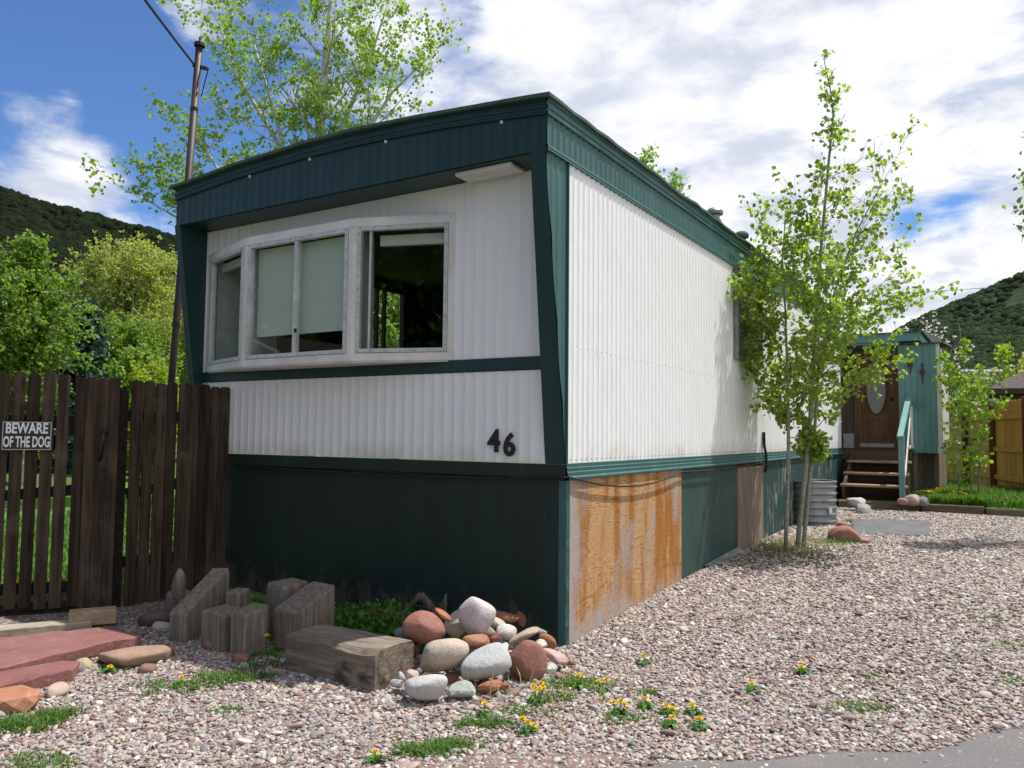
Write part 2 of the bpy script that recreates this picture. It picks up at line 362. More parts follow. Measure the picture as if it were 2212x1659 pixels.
M['leaf_weed'] = leafmat('weed_leaf', (.05, .15, .02), (.10, .24, .035), .35)
M['needle'] = leafmat('spruce_needle', (.022, .055, .035), (.05, .10, .065), .2, (1, 1, .8))
M['blossom'] = leafmat('white_blossom', (.62, .60, .56), (.72, .70, .66), .3, (1, 1, 1))
M['grass'] = leafmat('grass_blade', (.055, .125, .022), (.13, .215, .045), .35)
M['drygrass'] = leafmat('dry_grass_blade', (.25, .24, .10), (.34, .31, .17), .3)
M['yellow'] = plain('dandelion_yellow', (.85, .62, .01), (.80, .52, .01), .6, 40)
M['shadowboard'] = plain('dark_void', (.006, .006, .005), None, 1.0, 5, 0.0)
M['signblack'] = plain('black_sign_plate', (.012, .012, .014), None, .3, 5, .5)
M['signwhite'] = plain('white_sign_ink', (.72, .74, .76), None, .4)
M['iron'] = plain('rusty_iron', (.06, .035, .025), (.11, .05, .03), .7, 20, .3)
M['aggregate'] = None

def gravel_color(k, rnd):
    cr = k.n('ShaderNodeValToRGB', i={0: rnd}); cr.color_ramp.interpolation = 'CONSTANT'; e = cr.color_ramp.elements
    cols = [(0, (.30, .222, .20)), (.15, (.36, .315, .285)), (.31, (.205, .128, .115)), (.42, (.42, .385, .345)), (.53, (.255, .24, .24)), (.66, (.33, .26, .225)), (.77, (.15, .115, .11)), (.84, (.49, .465, .43)), (.89, (.285, .285, .25)), (.94, (.36, .285, .205))]
    e[0].position = 0; e[0].color = (*cols[0][1], 1); e[1].position = cols[1][0]; e[1].color = (*cols[1][1], 1)
    for p_, c in cols[2:]: q = e.new(p_); q.color = (*c, 1)
    return cr.outputs[0]
def ground_mat():
    m, k, p, o = newmat('gravel_ground'); v = coord(k, (1, 1, 1), True)
    vo = k.n('ShaderNodeTexVoronoi', i={'Vector': v, 'Scale': 46.0})
    sc_ = k.n('ShaderNodeSeparateColor', i={0: vo.outputs['Color']})
    col = gravel_color(k, sc_.outputs[0])
    gap = k.ss(vo.outputs['Distance'], .25, .62); col = k.mix(k.math('MULTIPLY', gap, .8), col, (.085, .065, .055))
    big = k.noise(v, .7, 4, .6); col = k.mix(k.math('MULTIPLY', k.ss(big, .5, .7), .45), col, (.12, .09, .075))
    pos = k.n('ShaderNodeSeparateXYZ', i={0: v})
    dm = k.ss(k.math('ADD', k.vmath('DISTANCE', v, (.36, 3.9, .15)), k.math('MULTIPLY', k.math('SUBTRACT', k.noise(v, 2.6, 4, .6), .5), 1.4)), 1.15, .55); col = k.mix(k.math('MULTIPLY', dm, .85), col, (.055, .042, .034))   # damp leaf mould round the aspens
    # gravel only on the drive; earth and grass elsewhere
    far = k.math('MAXIMUM', k.math('MAXIMUM', k.ss(pos.outputs['Y'], 8.6, 8.9), k.ss(pos.outputs['X'], 6.5, 8)), k.ss(pos.outputs['X'], -3.9, -4.4))
    gr = k.mix(k.noise(v, 1.3, 5, .65), (.045, .10, .02), (.10, .13, .045))
    col = k.mix(far, col, gr)
    setp(k, p, col, .9, .15, 0, k.math('SUBTRACT', 1.0, vo.outputs['Distance']), .6, .012); return m
M['ground'] = ground_mat()
def road_mat():
    m, k, p, o = newmat('asphalt'); v = coord(k, (1, 1, 1), True)
    n = k.noise(v, 160, 3, .7); n2 = k.noise(v, 1.6, 5, .6); sp = k.ss(k.noise(v, 75, 2, .5), .64, .70)
    col = k.mix(n, (.095, .092, .092), (.18, .173, .17)); col = k.mix(k.math('MULTIPLY', k.ss(n2, .45, .7), .5), col, (.215, .185, .168)); col = k.mix(k.math('MULTIPLY', sp, .6), col, (.38, .35, .33))
    setp(k, p, col, .85, .25, 0, n, .5, .006); return m
M['road'] = road_mat()
M['soil'] = plain('pink_soil', (.22, .15, .12), (.16, .11, .09), .95, 8, .1, bs=.5, bd=.01)
M['lawn'] = plain('lawn_turf', (.055, .14, .02), (.10, .20, .035), .95, 7, .1, bs=.6, bd=.02)

# ------------------------------------------------------------------ ground, road, hills
def seg(a, c, st): return list(np.arange(a, c-1e-6, st))
gx = [-1600, -700, -300, -120, -60, -30, -20] + seg(-14, 10, .5) + [10, 14, 20, 30, 60, 120, 300, 700, 1600]
gy = [-1600, -700, -300, -120, -60, -30, -16] + seg(-10, 16, .4) + [16, 20, 30, 60, 120, 300, 700, 1600]
V = [(x, y, gh(x, y)) for y in gy for x in gx]; nx = len(gx)
F = [(j*nx+i, j*nx+i+1, (j+1)*nx+i+1, (j+1)*nx+i) for j in range(len(gy)-1) for i in range(nx-1)]
tag(link_mesh('ground', V, F, M['ground'], smooth=True), kind='structure')

E0 = np.array((1.06, -1.42)); ET = np.array((.7071, .7071)); EN = np.array((.7071, -.7071))
def edge_s(x, y):
    """signed distance past the edge of the road (positive on the asphalt)"""
    t = (x-E0[0])*ET[0]+(y-E0[1])*ET[1]
    return (x-E0[0])*EN[0]+(y-E0[1])*EN[1] + .05*math.sin(t*3.1+.6)+.03*math.sin(t*8.3)
V = []; F = []; ts = list(np.arange(-9, 9.01, .15)); ss_ = [0, .03, .12, .3, .6, 1, 1.6, 2.4, 3.4, 4.6, 6]
for t in ts:
    wob = -(.05*math.sin(t*3.1+.6)+.03*math.sin(t*8.3)) - (.55*math.exp(-((t+1.4)/1.0)**2) if t < -.1 else 0)*0
    for s in ss_:
        q = E0+ET*t+EN*(s+wob*(1 if s < 1 else 0)); V.append((q[0], q[1], gh(q[0], q[1])+(.002 if s == 0 else .007)))
n = len(ss_)
F = [(i*n+j, i*n+j+1, (i+1)*n+j+1, (i+1)*n+j) for i in range(len(ts)-1) for j in range(n-1)]
tag(link_mesh('road', V, F, M['road'], smooth=True), kind='structure')
# trodden earth beside the road
rg = random.Random(3); V = [(.55, -1.62, gh(.55, -1.62)+.005)]
for k_ in range(22):
    a = 2*math.pi*k_/22; q = np.array((.55, -1.66))+ET*math.cos(a)*.55*(1+.2*math.sin(3*a))+EN*math.sin(a)*.12
    V.append((q[0], q[1], gh(*q)+.004))
tag(link_mesh('earth', V, [(0, i+1, (i+1) % 22+1) for i in range(22)], M['soil']), kind='structure')

def hill_mat(name, g1, g2, soil, amt):
    m, k, p, o = newmat(name); v = coord(k, (1, 1, 1), True)
    vo = k.n('ShaderNodeTexVoronoi', i={'Vector': v, 'Scale': .16}); n = k.noise(v, .02, 5, .6); n2 = k.noise(v, .3, 5, .7)
    col = k.mix(k.ss(vo.outputs['Distance'], .15, .75), g1, g2); col = k.mix(k.math('MULTIPLY', n2, .6), col, g2)
    col = k.mix(k.math('MULTIPLY', k.ss(n, .56, .64), amt), col, soil)
    setp(k, p, col, 1.0, .05, 0, n2, 1.0, 2.0); return m
def hill(ridge, dist, depth, mat, seed, bump):
    """ridge: (pixel column, pixel row) pairs turned into bearings and heights at distance dist"""
    rng = np.random.default_rng(seed); pts = []
    xs = np.linspace(ridge[0][0], ridge[-1][0], 120); ys = np.interp(xs, [q[0] for q in ridge], [q[1] for q in ridge])
    V = []; nr = 26
    for i, (px, py) in enumerate(zip(xs, ys)):
        d = fw+rt*((px-1106)/1715.4)+up*((829.5-py)/1715.4); hd = Vector((d.x, d.y, 0)); L = hd.length; hd = hd/L
        H = CAM.z+d.z/L*dist
        for j in range(nr):
            t = j/(nr-1)*1.5                       # 0 foot, 1 ridge, beyond it the far side
            dj = dist-depth*(1-t)
            z = CAM.z+(H-CAM.z)*(dj/dist)*(min(t, 1)**.75 if t <= 1 else 1-(t-1)*1.1)
            z += bump*(math.sin(i*.7+j*1.3)+math.sin(i*1.9-j*.6)*.6+rng.normal()*.35)*min(1, t*2)*(.8 if t < .93 else .3)
            q = CAM.xy.to_3d()+hd*(dist-depth*(1-t)); V.append((q.x, q.y, z if j else -1.0))
    F = [(i*nr+j, (i+1)*nr+j, (i+1)*nr+j+1, i*nr+j+1) for i in range(len(xs)-1) for j in range(nr-1)]
    o = tag(link_mesh('hill', V, F, mat, smooth=True), kind='structure')
    return np.array(V).reshape(len(xs), nr, 3)
M['hillL'] = hill_mat('scrub_hillside', (.016, .024, .010), (.007, .011, .006), (.20, .075, .045), .0)
M['hillR'] = hill_mat('green_hillside', (.050, .072, .034), (.028, .044, .022), (.10, .085, .05), .3)
LR = [(-900, 330), (-500, 345), (-250, 352), (-100, 375), (0, 398), (60, 418), (110, 440), (160, 447), (210, 458), (260, 478), (330, 492), (420, 520), (520, 545), (640, 590), (760, 650), (900, 740), (1000, 820), (1100, 900)]
gL = hill(LR, 260, 190, M['hillL'], 1, .6)
RR = [(1830, 790), (1900, 740), (1960, 700), (2005, 678), (2060, 655), (2110, 632), (2160, 610), (2212, 586), (2300, 545), (2450, 490), (2700, 430), (3000, 400), (3500, 420)]
gR = hill(RR, 420, 330, M['hillR'], 2, .7)

def instancer(name, pts, scales, mat, sub, nz, seed, kind='stuff', flat=(1, 1, 1), rot_all=True, smooth=True):
    """one object: a lump set on every vertex through geometry nodes"""
    me = bpy.data.meshes.new(name); me.from_pydata([tuple(p) for p in pts], [], [])
    at = me.attributes.new('size', 'FLOAT_VECTOR', 'POINT'); at.data.foreach_set('vector', np.asarray(scales, dtype=np.float32).ravel())
    rng = np.random.default_rng(seed); rot = rng.uniform(0, 6.283, (len(pts), 3)) if rot_all else np.column_stack([rng.normal(0, .35, len(pts)), rng.normal(0, .35, len(pts)), rng.uniform(0, 6.283, len(pts))])
    ar = me.attributes.new('turn', 'FLOAT_VECTOR', 'POINT'); ar.data.foreach_set('vector', rot.astype(np.float32).ravel())
    o = bpy.data.objects.new(name, me); COL.objects.link(o); me.materials.append(mat); tag(o, kind=kind)
    g = bpy.data.node_groups.new(name+'_nodes', 'GeometryNodeTree')
    g.interface.new_socket('Geometry', in_out='INPUT', socket_type='NodeSocketGeometry'); g.interface.new_socket('Geometry', in_out='OUTPUT', socket_type='NodeSocketGeometry')
    k = NB(g); gi = k.n('NodeGroupInput'); go = k.n('NodeGroupOutput')
    ico = k.n('GeometryNodeMeshIcoSphere', i={'Radius': 1.0, 'Subdivisions': sub})
    no = k.n('ShaderNodeTexNoise', i={'Scale': nz[0], 'Detail': nz[2] if len(nz) > 2 else 1.0})
    nrm = k.n('GeometryNodeInputNormal'); off = k.vmath('MULTIPLY', nrm.outputs[0], k.n('ShaderNodeCombineXYZ', i={0: k.math('MULTIPLY', k.math('SUBTRACT', no.outputs[0], .5), nz[1])}).outputs[0])
    sc1 = k.n('ShaderNodeVectorMath', operation='SCALE'); k.set(sc1.inputs[0], nrm.outputs[0]); k.set(sc1.inputs['Scale'], k.math('MULTIPLY', k.math('SUBTRACT', no.outputs[0], .5), nz[1]))
    sp = k.n('GeometryNodeSetPosition', i={'Geometry': ico.outputs[0], 'Offset': sc1.outputs[0]})
    sh = k.n('GeometryNodeSetShadeSmooth', i={'Geometry': sp.outputs[0], 'Shade Smooth': smooth})
    sm = k.n('GeometryNodeSetMaterial', i={'Geometry': sh.outputs[0], 'Material': mat})
    a1 = k.n('GeometryNodeInputNamedAttribute', data_type='FLOAT_VECTOR', i={'Name': 'size'}); a2 = k.n('GeometryNodeInputNamedAttribute', data_type='FLOAT_VECTOR', i={'Name': 'turn'})
    ip = k.n('GeometryNodeInstanceOnPoints', i={'Points': gi.outputs[0], 'Instance': sm.outputs[0]})
    k.set(ip.inputs['Scale'], a1.outputs[0]); k.set(ip.inputs['Rotation'], a2.outputs[0])
    g.links.new(ip.outputs[0], go.inputs[0])
    md = o.modifiers.new('scatter', 'NODES'); md.node_group = g
    return o
def scrub_mat(name, c1, c2):
    m, k, p, o = newmat(name); r = k.n('ShaderNodeObjectInfo').outputs['Random']; n = k.noise(coord(k, (1, 1, 1), True), 1.1, 4, .7)
    col = k.mix(r, c1, c2); col = k.mix(k.ss(n, .4, .62), k.mix(.55, col, (.008, .012, .006)), col); setp(k, p, col, 1.0, .05, 0, n, 1.0, .8); return m
M['scrubL'] = scrub_mat('scrub_oak', (.008, .014, .006), (.018, .028, .011)); M['scrubR'] = scrub_mat('hill_scrub', (.024, .042, .018), (.050, .080, .030))
def scatter_hill(grid, n, smin, smax, seed, cols, bare=None):
    rng = np.random.default_rng(seed); nx, nr, _ = grid.shape; P = []; S = []
    while len(P) < n:
        i = rng.uniform(*cols)*(nx-1); j = rng.uniform(.12, .70)*(nr-1); i0, j0 = int(i), int(j); a, c = i-i0, j-j0
        if i0 >= nx-1 or j0 >= nr-1: continue
        q = (grid[i0, j0]*(1-a)+grid[i0+1, j0]*a)*(1-c)+(grid[i0, j0+1]*(1-a)+grid[i0+1, j0+1]*a)*c
        if bare is not None and bare(q, rng): continue
        s = rng.uniform(smin, smax); P.append(q-np.array((0, 0, s*.15))); S.append((s, s, s*rng.uniform(.7, 1.0)))
    return P, S

# ------------------------------------------------------------------ the mobile home
HW = 3.66; Z1 = 1.127; Z3 = 3.069; Z4 = 3.39; OV = .29; HL = 9.8
home = empty('mobile_home', (-1.83, 4.9, 0), 'white corrugated mobile home with dark green trim, bow window and patched skirting', 'mobile home')
def corr(p0, p1, zb, zt, nrm, pitch=.075, amp=.010, seg_=8, mb=None, ph=0.0):
    """corrugated sheet from p0 to p1 in plan; zb, zt heights (numbers or functions of the distance run)"""
    mb = mb or MB(); a = Vector((p0[0], p0[1], 0)); c = Vector((p1[0], p1[1], 0)); L = (c-a).length; d = (c-a)/L; nn = Vector((nrm[0], nrm[1], 0))
    N = max(2, int(L/pitch*seg_)); V = []; F = []
    for i in range(N+1):
        s = L*i/N; f = (s/pitch+ph) % 1.0; o = amp*(1-abs(math.sin(math.pi*f))**.6*1.0)
        q = a+d*s+nn*o
        V.append((q.x, q.y, zb(s) if callable(zb) else zb)); V.append((q.x, q.y, zt(s) if callable(zt) else zt))
    F = [(2*i, 2*i+2, 2*i+3, 2*i+1) for i in range(N)]
    return mb.add(V, F)
# core walls: a shell with real openings behind the sheets
m = MB()
m.box(-.03, -.012, .02, HL, Z1, 3.33)                                             # right wall
for y0, y1, z0, z1 in ((.02, 2.05, Z1, 3.33), (2.05, 2.72, Z1, 1.95), (2.05, 2.72, 2.93, 3.33), (2.72, HL, Z1, 3.33)): m.box(-HW+.012, -HW+.04, y0, y1, z0, z1)
m.box(-HW+.04, -.03, HL-.03, HL-.005, Z1, 3.33)
for x0, x1, z0, z1 in ((-.875, -.03, 1.8, 3.05), (-HW+.04, -3.556, 1.8, 3.05), (-3.556, -.875, 2.84, 3.05), (-HW+.04, -.03, Z1, 1.8)): m.box(x0, x1, .02, .05, z0, z1)
m.build('wall', M['dark_in'], home)
m = MB(); m.box(-HW+.05, -.04, .06, HL-.05, 1.14, 1.17); m.build('floor', M['dark_in'], home)
m = MB(); m.box(-HW+.05, -.04, .06, HL-.05, 3.06, 3.08); m.build('ceiling', M['ceil_in'], home)
m = MB(); m.box(-HW+.05, -1.3, 4.2, 4.26, 1.17, 3.06); m.build('partition', M['dark_in'], home)
m = MB()
for yy in (2.27, 2.40): m.box(-HW+.0, -HW+.05, yy-.012, yy+.012, 1.95, 2.93)
m.box(-HW-.005, -HW+.055, 2.03, 2.06, 1.93, 2.95); m.box(-HW-.005, -HW+.055, 2.71, 2.74, 1.93, 2.95)
m.build('left_window_frame', M['dark_in'], home)
# side siding, sunlit
mb = corr((.0, 0), (.0, HL), Z1, 3.075, (1, 0)); 
o = mb.build('side_siding', M['white'], home)
corr((-HW, .0), (-HW, 2.05), Z1, 3.3, (-1, 0), mb=(q := MB())); corr((-HW, 2.72), (-HW, HL), Z1, 3.3, (-1, 0), mb=q); corr((-HW, 2.05), (-HW, 2.72), Z1, 1.95, (-1, 0), mb=q); corr((-HW, 2.05), (-HW, 2.72), 2.93, 3.3, (-1, 0), mb=q)
q.build('far_side_siding', M['white'], home)
# nail heads along the foot of the side sheets and the lap halfway up
m = MB()
for i in range(120):
    y = .04+i*.075
    m.box(.010, .0135, y-.004, y+.004, 1.147, 1.155)
    if i < 60: m.box(.0095, .0125, y-.003, y+.003, 1.875+.006*math.sin(i*2.1), 1.880+.006*math.sin(i*2.1))
m.build('siding_nail', M['galv'], home)['kind'] = 'stuff'
# front siding: lower band, upper pieces around the bow window
corr((-HW+.06, 0), (-.13, 0), Z1, 1.73, (0, -1), .088, .008, mb=(q := MB())); q.build('front_siding', M['white'], home)
q = MB(); corr((-.885, 0), (-.11, 0), 1.82, 3.062, (0, -1), .088, .008, mb=q); corr((-3.56, 0), (-.885, 0), 2.85, 3.062, (0, -1), .088, .006, mb=q, ph=.4)
q.box(-3.62, -3.545, -.006, .0, 1.82, 3.06); q.build('upper_front_siding', M['white'], home)
m = MB(); m.box(-HW+.03, -.13, -.014, .02, 1.735, 1.818); m.build('belt_trim', M['green'], home)
# wing walls that taper out to carry the brow
def wing(x0, x1):
    m = MB(); m.hexa([(x0, 0, Z1-.05), (x1, 0, Z1-.05), (x1, .02, Z1-.05), (x0, .02, Z1-.05), (x0+.0, -OV+.003, Z3), (x1, -OV+.003, Z3), (x1, .02, Z3), (x0, .02, Z3)])
    return m
mw = MB(); mw.hexa([(-.150, -.002, Z1-.004), (-.006, -.006, Z1-.004), (-.006, .02, Z1-.004), (-.150, .02, Z1-.004), (-.112, -OV+.003, Z3), (-.006, -OV+.003, Z3), (-.006, .02, Z3), (-.112, .02, Z3)])
zl = lambda s: Z1+(Z3-Z1)*max(0, min(1, (OV-s)/OV))
mw.build('wing_wall', M['green'], home)
mw = corr((-.003, -OV), (-.003, -.002), zl, Z3, (1, 0), .078, .011, 10); mw.build('wing_cladding', M['green_sunlit'], home)
ml = MB(); ml.hexa([(-HW, -.006, Z1-.004), (-HW+.07, -.006, Z1-.004), (-HW+.07, .02, Z1-.004), (-HW, .02, Z1-.004), (-HW, -OV+.003, Z3), (-HW+.07, -OV+.003, Z3), (-HW+.07, .02, Z3), (-HW, .02, Z3)])
ml.build('wing_wall', M['green'], home)
# corner bead with dents between wing and siding
m = MB(); m.box(.000, .0125, -.006, .004, Z1, Z3-.0); m.build('corner_bead', M['green_sunlit'], home)
# brow: front face, soffit, trims; its top edge arches with the roof
def arch(x): return .095*(1-((x+HW/2)/(HW/2))**2)
m = MB()
for i in range(16):
    xa, xb = -HW+(HW-.002)*i/16, -HW+(HW-.002)*(i+1)/16; m.hexa([(xa, -OV+.018, Z3+.004), (xb, -OV+.018, Z3+.004), (xb, -OV+.03, Z3+.004), (xa, -OV+.03, Z3+.004), (xa, -OV+.018, Z4-.02+arch(xa)), (xb, -OV+.018, Z4-.02+arch(xb)), (xb, -OV+.03, Z4-.02+arch(xb)), (xa, -OV+.03, Z4-.02+arch(xa))])
corr((-HW+.002, -OV+.016), (-.002, -OV+.016), Z3, lambda s_: Z4-.10+arch(-HW+s_), (0, -1), .088, .005, 6, m, .2); m.build('brow_panel', M['green'], home)
m = MB(); m.box(-HW+.002, -.004, -OV+.03, .018, Z3-.004, Z3+.012); m.build('soffit', M['green'], home)
def ribbed(mb, prof, a, c, nrm):
    """a moulding: profile (out, z) swept from a to c in plan"""
    nn = Vector((nrm[0], nrm[1], 0)); V = []
    for e in (a, c):
        for o_, z in prof: V.append((e[0]+nn.x*o_, e[1]+nn.y*o_, z))
    n = len(prof); mb.add(V, [(i, i+1, n+i+1, n+i) for i in range(n-1)]); return mb
trimprof = [(-.02, 3.288), (.012, 3.286), (.014, 3.296), (.006, 3.306), (.006, 3.322), (.013, 3.326), (.013, 3.342), (.006, 3.346), (.006, 3.366), (.016, 3.372), (.018, 3.392), (-.03, 3.394)]
m = MB(); V = []; nA = 24; n = len(trimprof)
for i in range(nA+1):
    x = -HW-.01+(HW+.016)*i/nA
    for o_, z in trimprof: V.append((x, -OV+.01-o_, z+max(0, arch(x))))
m.add(V, [(i*n+j, i*n+j+1, (i+1)*n+j+1, (i+1)*n+j) for i in range(nA) for j in range(n-1)]); m.build('front_roof_trim', M['green'], home)
m = MB(); ribbed(m, trimprof, (.004, -OV-.004), (.004, HL+.05), (1, 0)); m.build('side_roof_trim', M['green_sunlit'], home)
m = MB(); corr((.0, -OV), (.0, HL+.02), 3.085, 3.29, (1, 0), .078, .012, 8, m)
m.build('side_fascia', M['green_sunlit'], home)
m = MB(); ribbed(m, [(-.01, 3.096), (.016, 3.096), (.018, 3.078), (.014, 3.070), (.020, 3.060), (-.01, 3.058)], (.0, -OV), (.0, HL+.02), (1, 0)); m.build('fascia_lip', M['green_sunlit'], home)
for px in (-2.72, -2.05, -1.30, -.33):
    m = MB(); m.box(px-.008, px+.008, -OV+.002, -OV+.014, 3.262+arch(px), 3.280+arch(px)); m.build('fascia_clip', M['casing'], home)
# roof: shallow bow with a ragged shingle edge
rg = random.Random(11); m = MB(); V = []; F = []; nxr, nyr = 14, 60
for j in range(nyr+1):
    for i in range(nxr+1):
        x = -HW-.03+(HW+.06)*i/nxr; y = -OV-.03+(HL+OV+.1)*j/nyr; e = i in (0, nxr) or j in (0, nyr)
        if i == 0: x -= rg.uniform(0, .012)
        if i == nxr: x += rg.uniform(0, .016)
        if j == 0: y -= rg.uniform(0, .016)
        V.append((x, y, 3.398+max(0, arch(x))*(1+.5*min(1, j/6))+rg.uniform(0, .009)+.005*math.sin(j*.8)))
for j in range(nyr):
    for i in range(nxr): F.append((j*(nxr+1)+i, j*(nxr+1)+i+1, (j+1)*(nxr+1)+i+1, (j+1)*(nxr+1)+i))
b0 = len(V); V += [(v[0], v[1], v[2]-.022) for v in V[:b0]]; F += [tuple(b0+i for i in reversed(f)) for f in F[:]]
ring = [i for i in range(nxr+1)]+[j*(nxr+1)+nxr for j in range(1, nyr+1)]+[nyr*(nxr+1)+i for i in range(nxr-1, -1, -1)]+[j*(nxr+1) for j in range(nyr-1, 0, -1)]
for i in range(len(ring)): a, c = ring[i], ring[(i+1) % len(ring)]; F.append((a+b0, c+b0, c, a))
link_mesh('roof', V, F, M['shingle'], home)
for (x, y, h, r, nm) in ((-.70, 5.25, .76, .085, 'tall'), (-.56, 5.95, .60, .075, 'short')):
    m = MB(); zb = 3.42; m.lathe((x, y, zb), [(r*.8, 0), (r*.8, h-.24), (r*1.0, h-.22), (r*1.0, h-.16), (r*.75, h-.15), (r*.75, h-.10), (r*1.25, h-.09), (r*1.28, h-.05), (r*.9, h-.015), (0.001, h)], 18); m.build('roof_vent', M['galv'] if nm == 'tall' else M['shingle'], home, smooth=False)
m = MB(); m.bbox(-.745, -.298, -.215, -.045, Z3-.032, Z3-.005, .006); m.build('soffit_light', M['casing'], home)
# house number
def text_mesh(name, body, size, origin, xdir, zdir, mat, parent, ext=.004, bold=0.0, sx=1.0, align='LEFT', spacing=1.0):
    cu = bpy.data.curves.new(name, 'FONT'); cu.body = body; cu.size = size; cu.extrude = ext; cu.offset = bold; cu.align_x = align; cu.space_character = spacing; cu.resolution_u = 4
    t = bpy.data.objects.new(name, cu); COL.objects.link(t); bpy.context.view_layer.update()
    me = bpy.data.meshes.new_from_object(t.evaluated_get(bpy.context.evaluated_depsgraph_get())); bpy.data.objects.remove(t)
    xd = Vector(xdir).normalized(); zd = Vector(zdir).normalized(); nd = xd.cross(zd); og = Vector(origin); po = wloc(parent)
    for v in me.vertices: v.co = og+xd*(v.co.x*sx)+zd*v.co.y+nd*v.co.z-po
    me.name = name; me.materials.clear(); me.materials.append(mat)
    o = bpy.data.objects.new(name, me); COL.objects.link(o); o.parent = parent; return o
text_mesh('house_number', '4', .205, (-.582, -.016, 1.196), (1, 0, 0), (0, 0, 1), M['black'], home, .006, .006, .92)
text_mesh('house_number', '6', .205, (-.462, -.016, 1.172), (1, 0, 0), (0, 0, 1), M['black'], home, .006, .006, .92)

# bow window
bow = MB()
PL = [(-.885, 0.0), (-1.62, -.25), (-2.77, -.25), (-3.555, 0.0)]
win = link_mesh('bow_window', *(lambda q: (q.V, q.F))(MB()), M['casing'], home) if False else None
def panel_frame(a, c):
    A = Vector((a[0], a[1], 0)); B_ = Vector((c[0], c[1], 0)); d = (B_-A).normalized(); nn = Vector((d.y, -d.x, 0))
    if nn.y > 0: nn = -nn
    return A, d, nn, (B_-A).length
def pbox(mb, fr, u0, u1, z0, z1, o0, o1):
    A, d, nn, L = fr; P = []
    for z in (z0, z1):
        for (u, o_) in ((u0, o0), (u1, o0), (u1, o1), (u0, o1)): q = A+d*u+nn*o_; P.append((q.x, q.y, z))
    mb.hexa(P); return mb
ZB, ZT = 1.822, 2.85
cas = MB()
for i in range(3):
    fr = panel_frame(PL[i], PL[i+1]); L = fr[3]
    pbox(cas, fr, -.004, L+.004, ZT-.055, ZT-.002, -.05, .012); pbox(cas, fr, -.004, L+.004, ZB, ZB+.055, -.05, .012)
    pbox(cas, fr, -.002, .036 if i else .05, ZB+.05, ZT-.05, -.05, .008); pbox(cas, fr, L-(.036 if i < 2 else .06), L+.002, ZB+.05, ZT-.05, -.05, .008)
# roof and floor of the bow
poly = [PL[0], PL[1], PL[2], PL[3], (PL[3][0], .04), (PL[0][0], .04)]
cas.prism(poly[::-1], ZT-.004, ZT+.012); cas.prism(poly[::-1], ZB-.012, ZB+.002)
window = cas.build('bow_window', M['casing'], home)
for i in range(3):
    fr = panel_frame(PL[i], PL[i+1]); L = fr[3]; a0 = .052 if i == 0 else .040; a1 = L-(.040 if i < 2 else .064); z0, z1 = ZB+.058, ZT-.058
    f = MB(); t = .028
    pbox(f, fr, a0, a1, z1-t, z1, -.03, .016); pbox(f, fr, a0, a1, z0, z0+t, -.03, .018); pbox(f, fr, a0, a0+t, z0+t, z1-t, -.03, .016); pbox(f, fr, a1-t, a1, z0+t, z1-t, -.03, .016)
    if i == 1: pbox(f, fr, L*.5-.017, L*.5+.017, z0+t, z1-t, -.028, .012)
    u = a1-t-.05
    if i == 0: pbox(f, fr, a1-t-.075, a1-t-.06, z0+t, z1-t, -.03, .0)
    f.build('window_frame', M['alu'], window)
    g_ = MB(); pbox(g_, fr, a0+t-.004, a1-t+.004, z0+t-.004, z1-t+.004, -.010, -.006); g_.build('window_pane', M['glass'], window)
    s_ = MB(); nsc = int((a1-a0)/.11)
    for q in range(nsc+1):
        uu = a0+.02+(a1-a0-.04)*q/nsc
        for zz in (z0+.010, z1-.010): pbox(s_, fr, uu-.004, uu+.004, zz-.004, zz+.004, .014, .0205)
    for q in range(9):
        zz = z0+.05+(z1-z0-.1)*q/8
        for uu in (a0+.012, a1-.012): pbox(s_, fr, uu-.004, uu+.004, zz-.004, zz+.004, .014, .0195)
    s_.build('frame_screw', M['galv'], window)['kind'] = 'stuff'
    bl = MB()
    if i == 1: pbox(bl, fr, a0+.03, a1-.03, 2.06, z1-.03, -.075, -.065)
    elif i == 0: pbox(bl, fr, a0+.03, a1-.14, z1-.125, z1-.05, -.11, -.07)
    else: pbox(bl, fr, a0+.08, a1-.03, z1-.10, z1-.03, -.10, -.07)
    bl.build('window_blind', M['blind'], window)
    if i == 0:
        pass
    dj = MB()                                               # dark inner reveal and jambs
    pbox(dj, fr, a1-.0, L-.004, z0, z1, -.30, -.052); dj.build('window_jamb', M['alu'], window)
lk = MB(); fr = panel_frame(PL[1], PL[2]); pbox(lk, fr, fr[3]*.5-.03, fr[3]*.5-.012, 2.06, 2.09, .010, .022); lk.build('window_latch', M['rubber'], window)
# side window
sw = MB(); y0, y1, z0, z1 = 3.63, 4.62, 2.10, 3.03
for a in ((y0, y1, z1-.045, z1), (y0, y1, z0, z0+.045), (y0, y0+.045, z0+.045, z1-.045), (y1-.045, y1, z0+.045, z1-.045)): sw.box(.004, .052, *a)
for zz in (2.40, 2.70): sw.box(.02, .045, y0+.045, y1-.045, zz-.011, zz+.011)
sw.box(.0, .07, y0-.03, y1+.03, z1+.002, z1+.03)
sidew = sw.build('side_window', M['galv'], home)
m = MB(); m.box(.022, .028, y0+.045, y1-.045, z0+.045, z1-.045); m.build('window_pane', M['screen'], sidew)
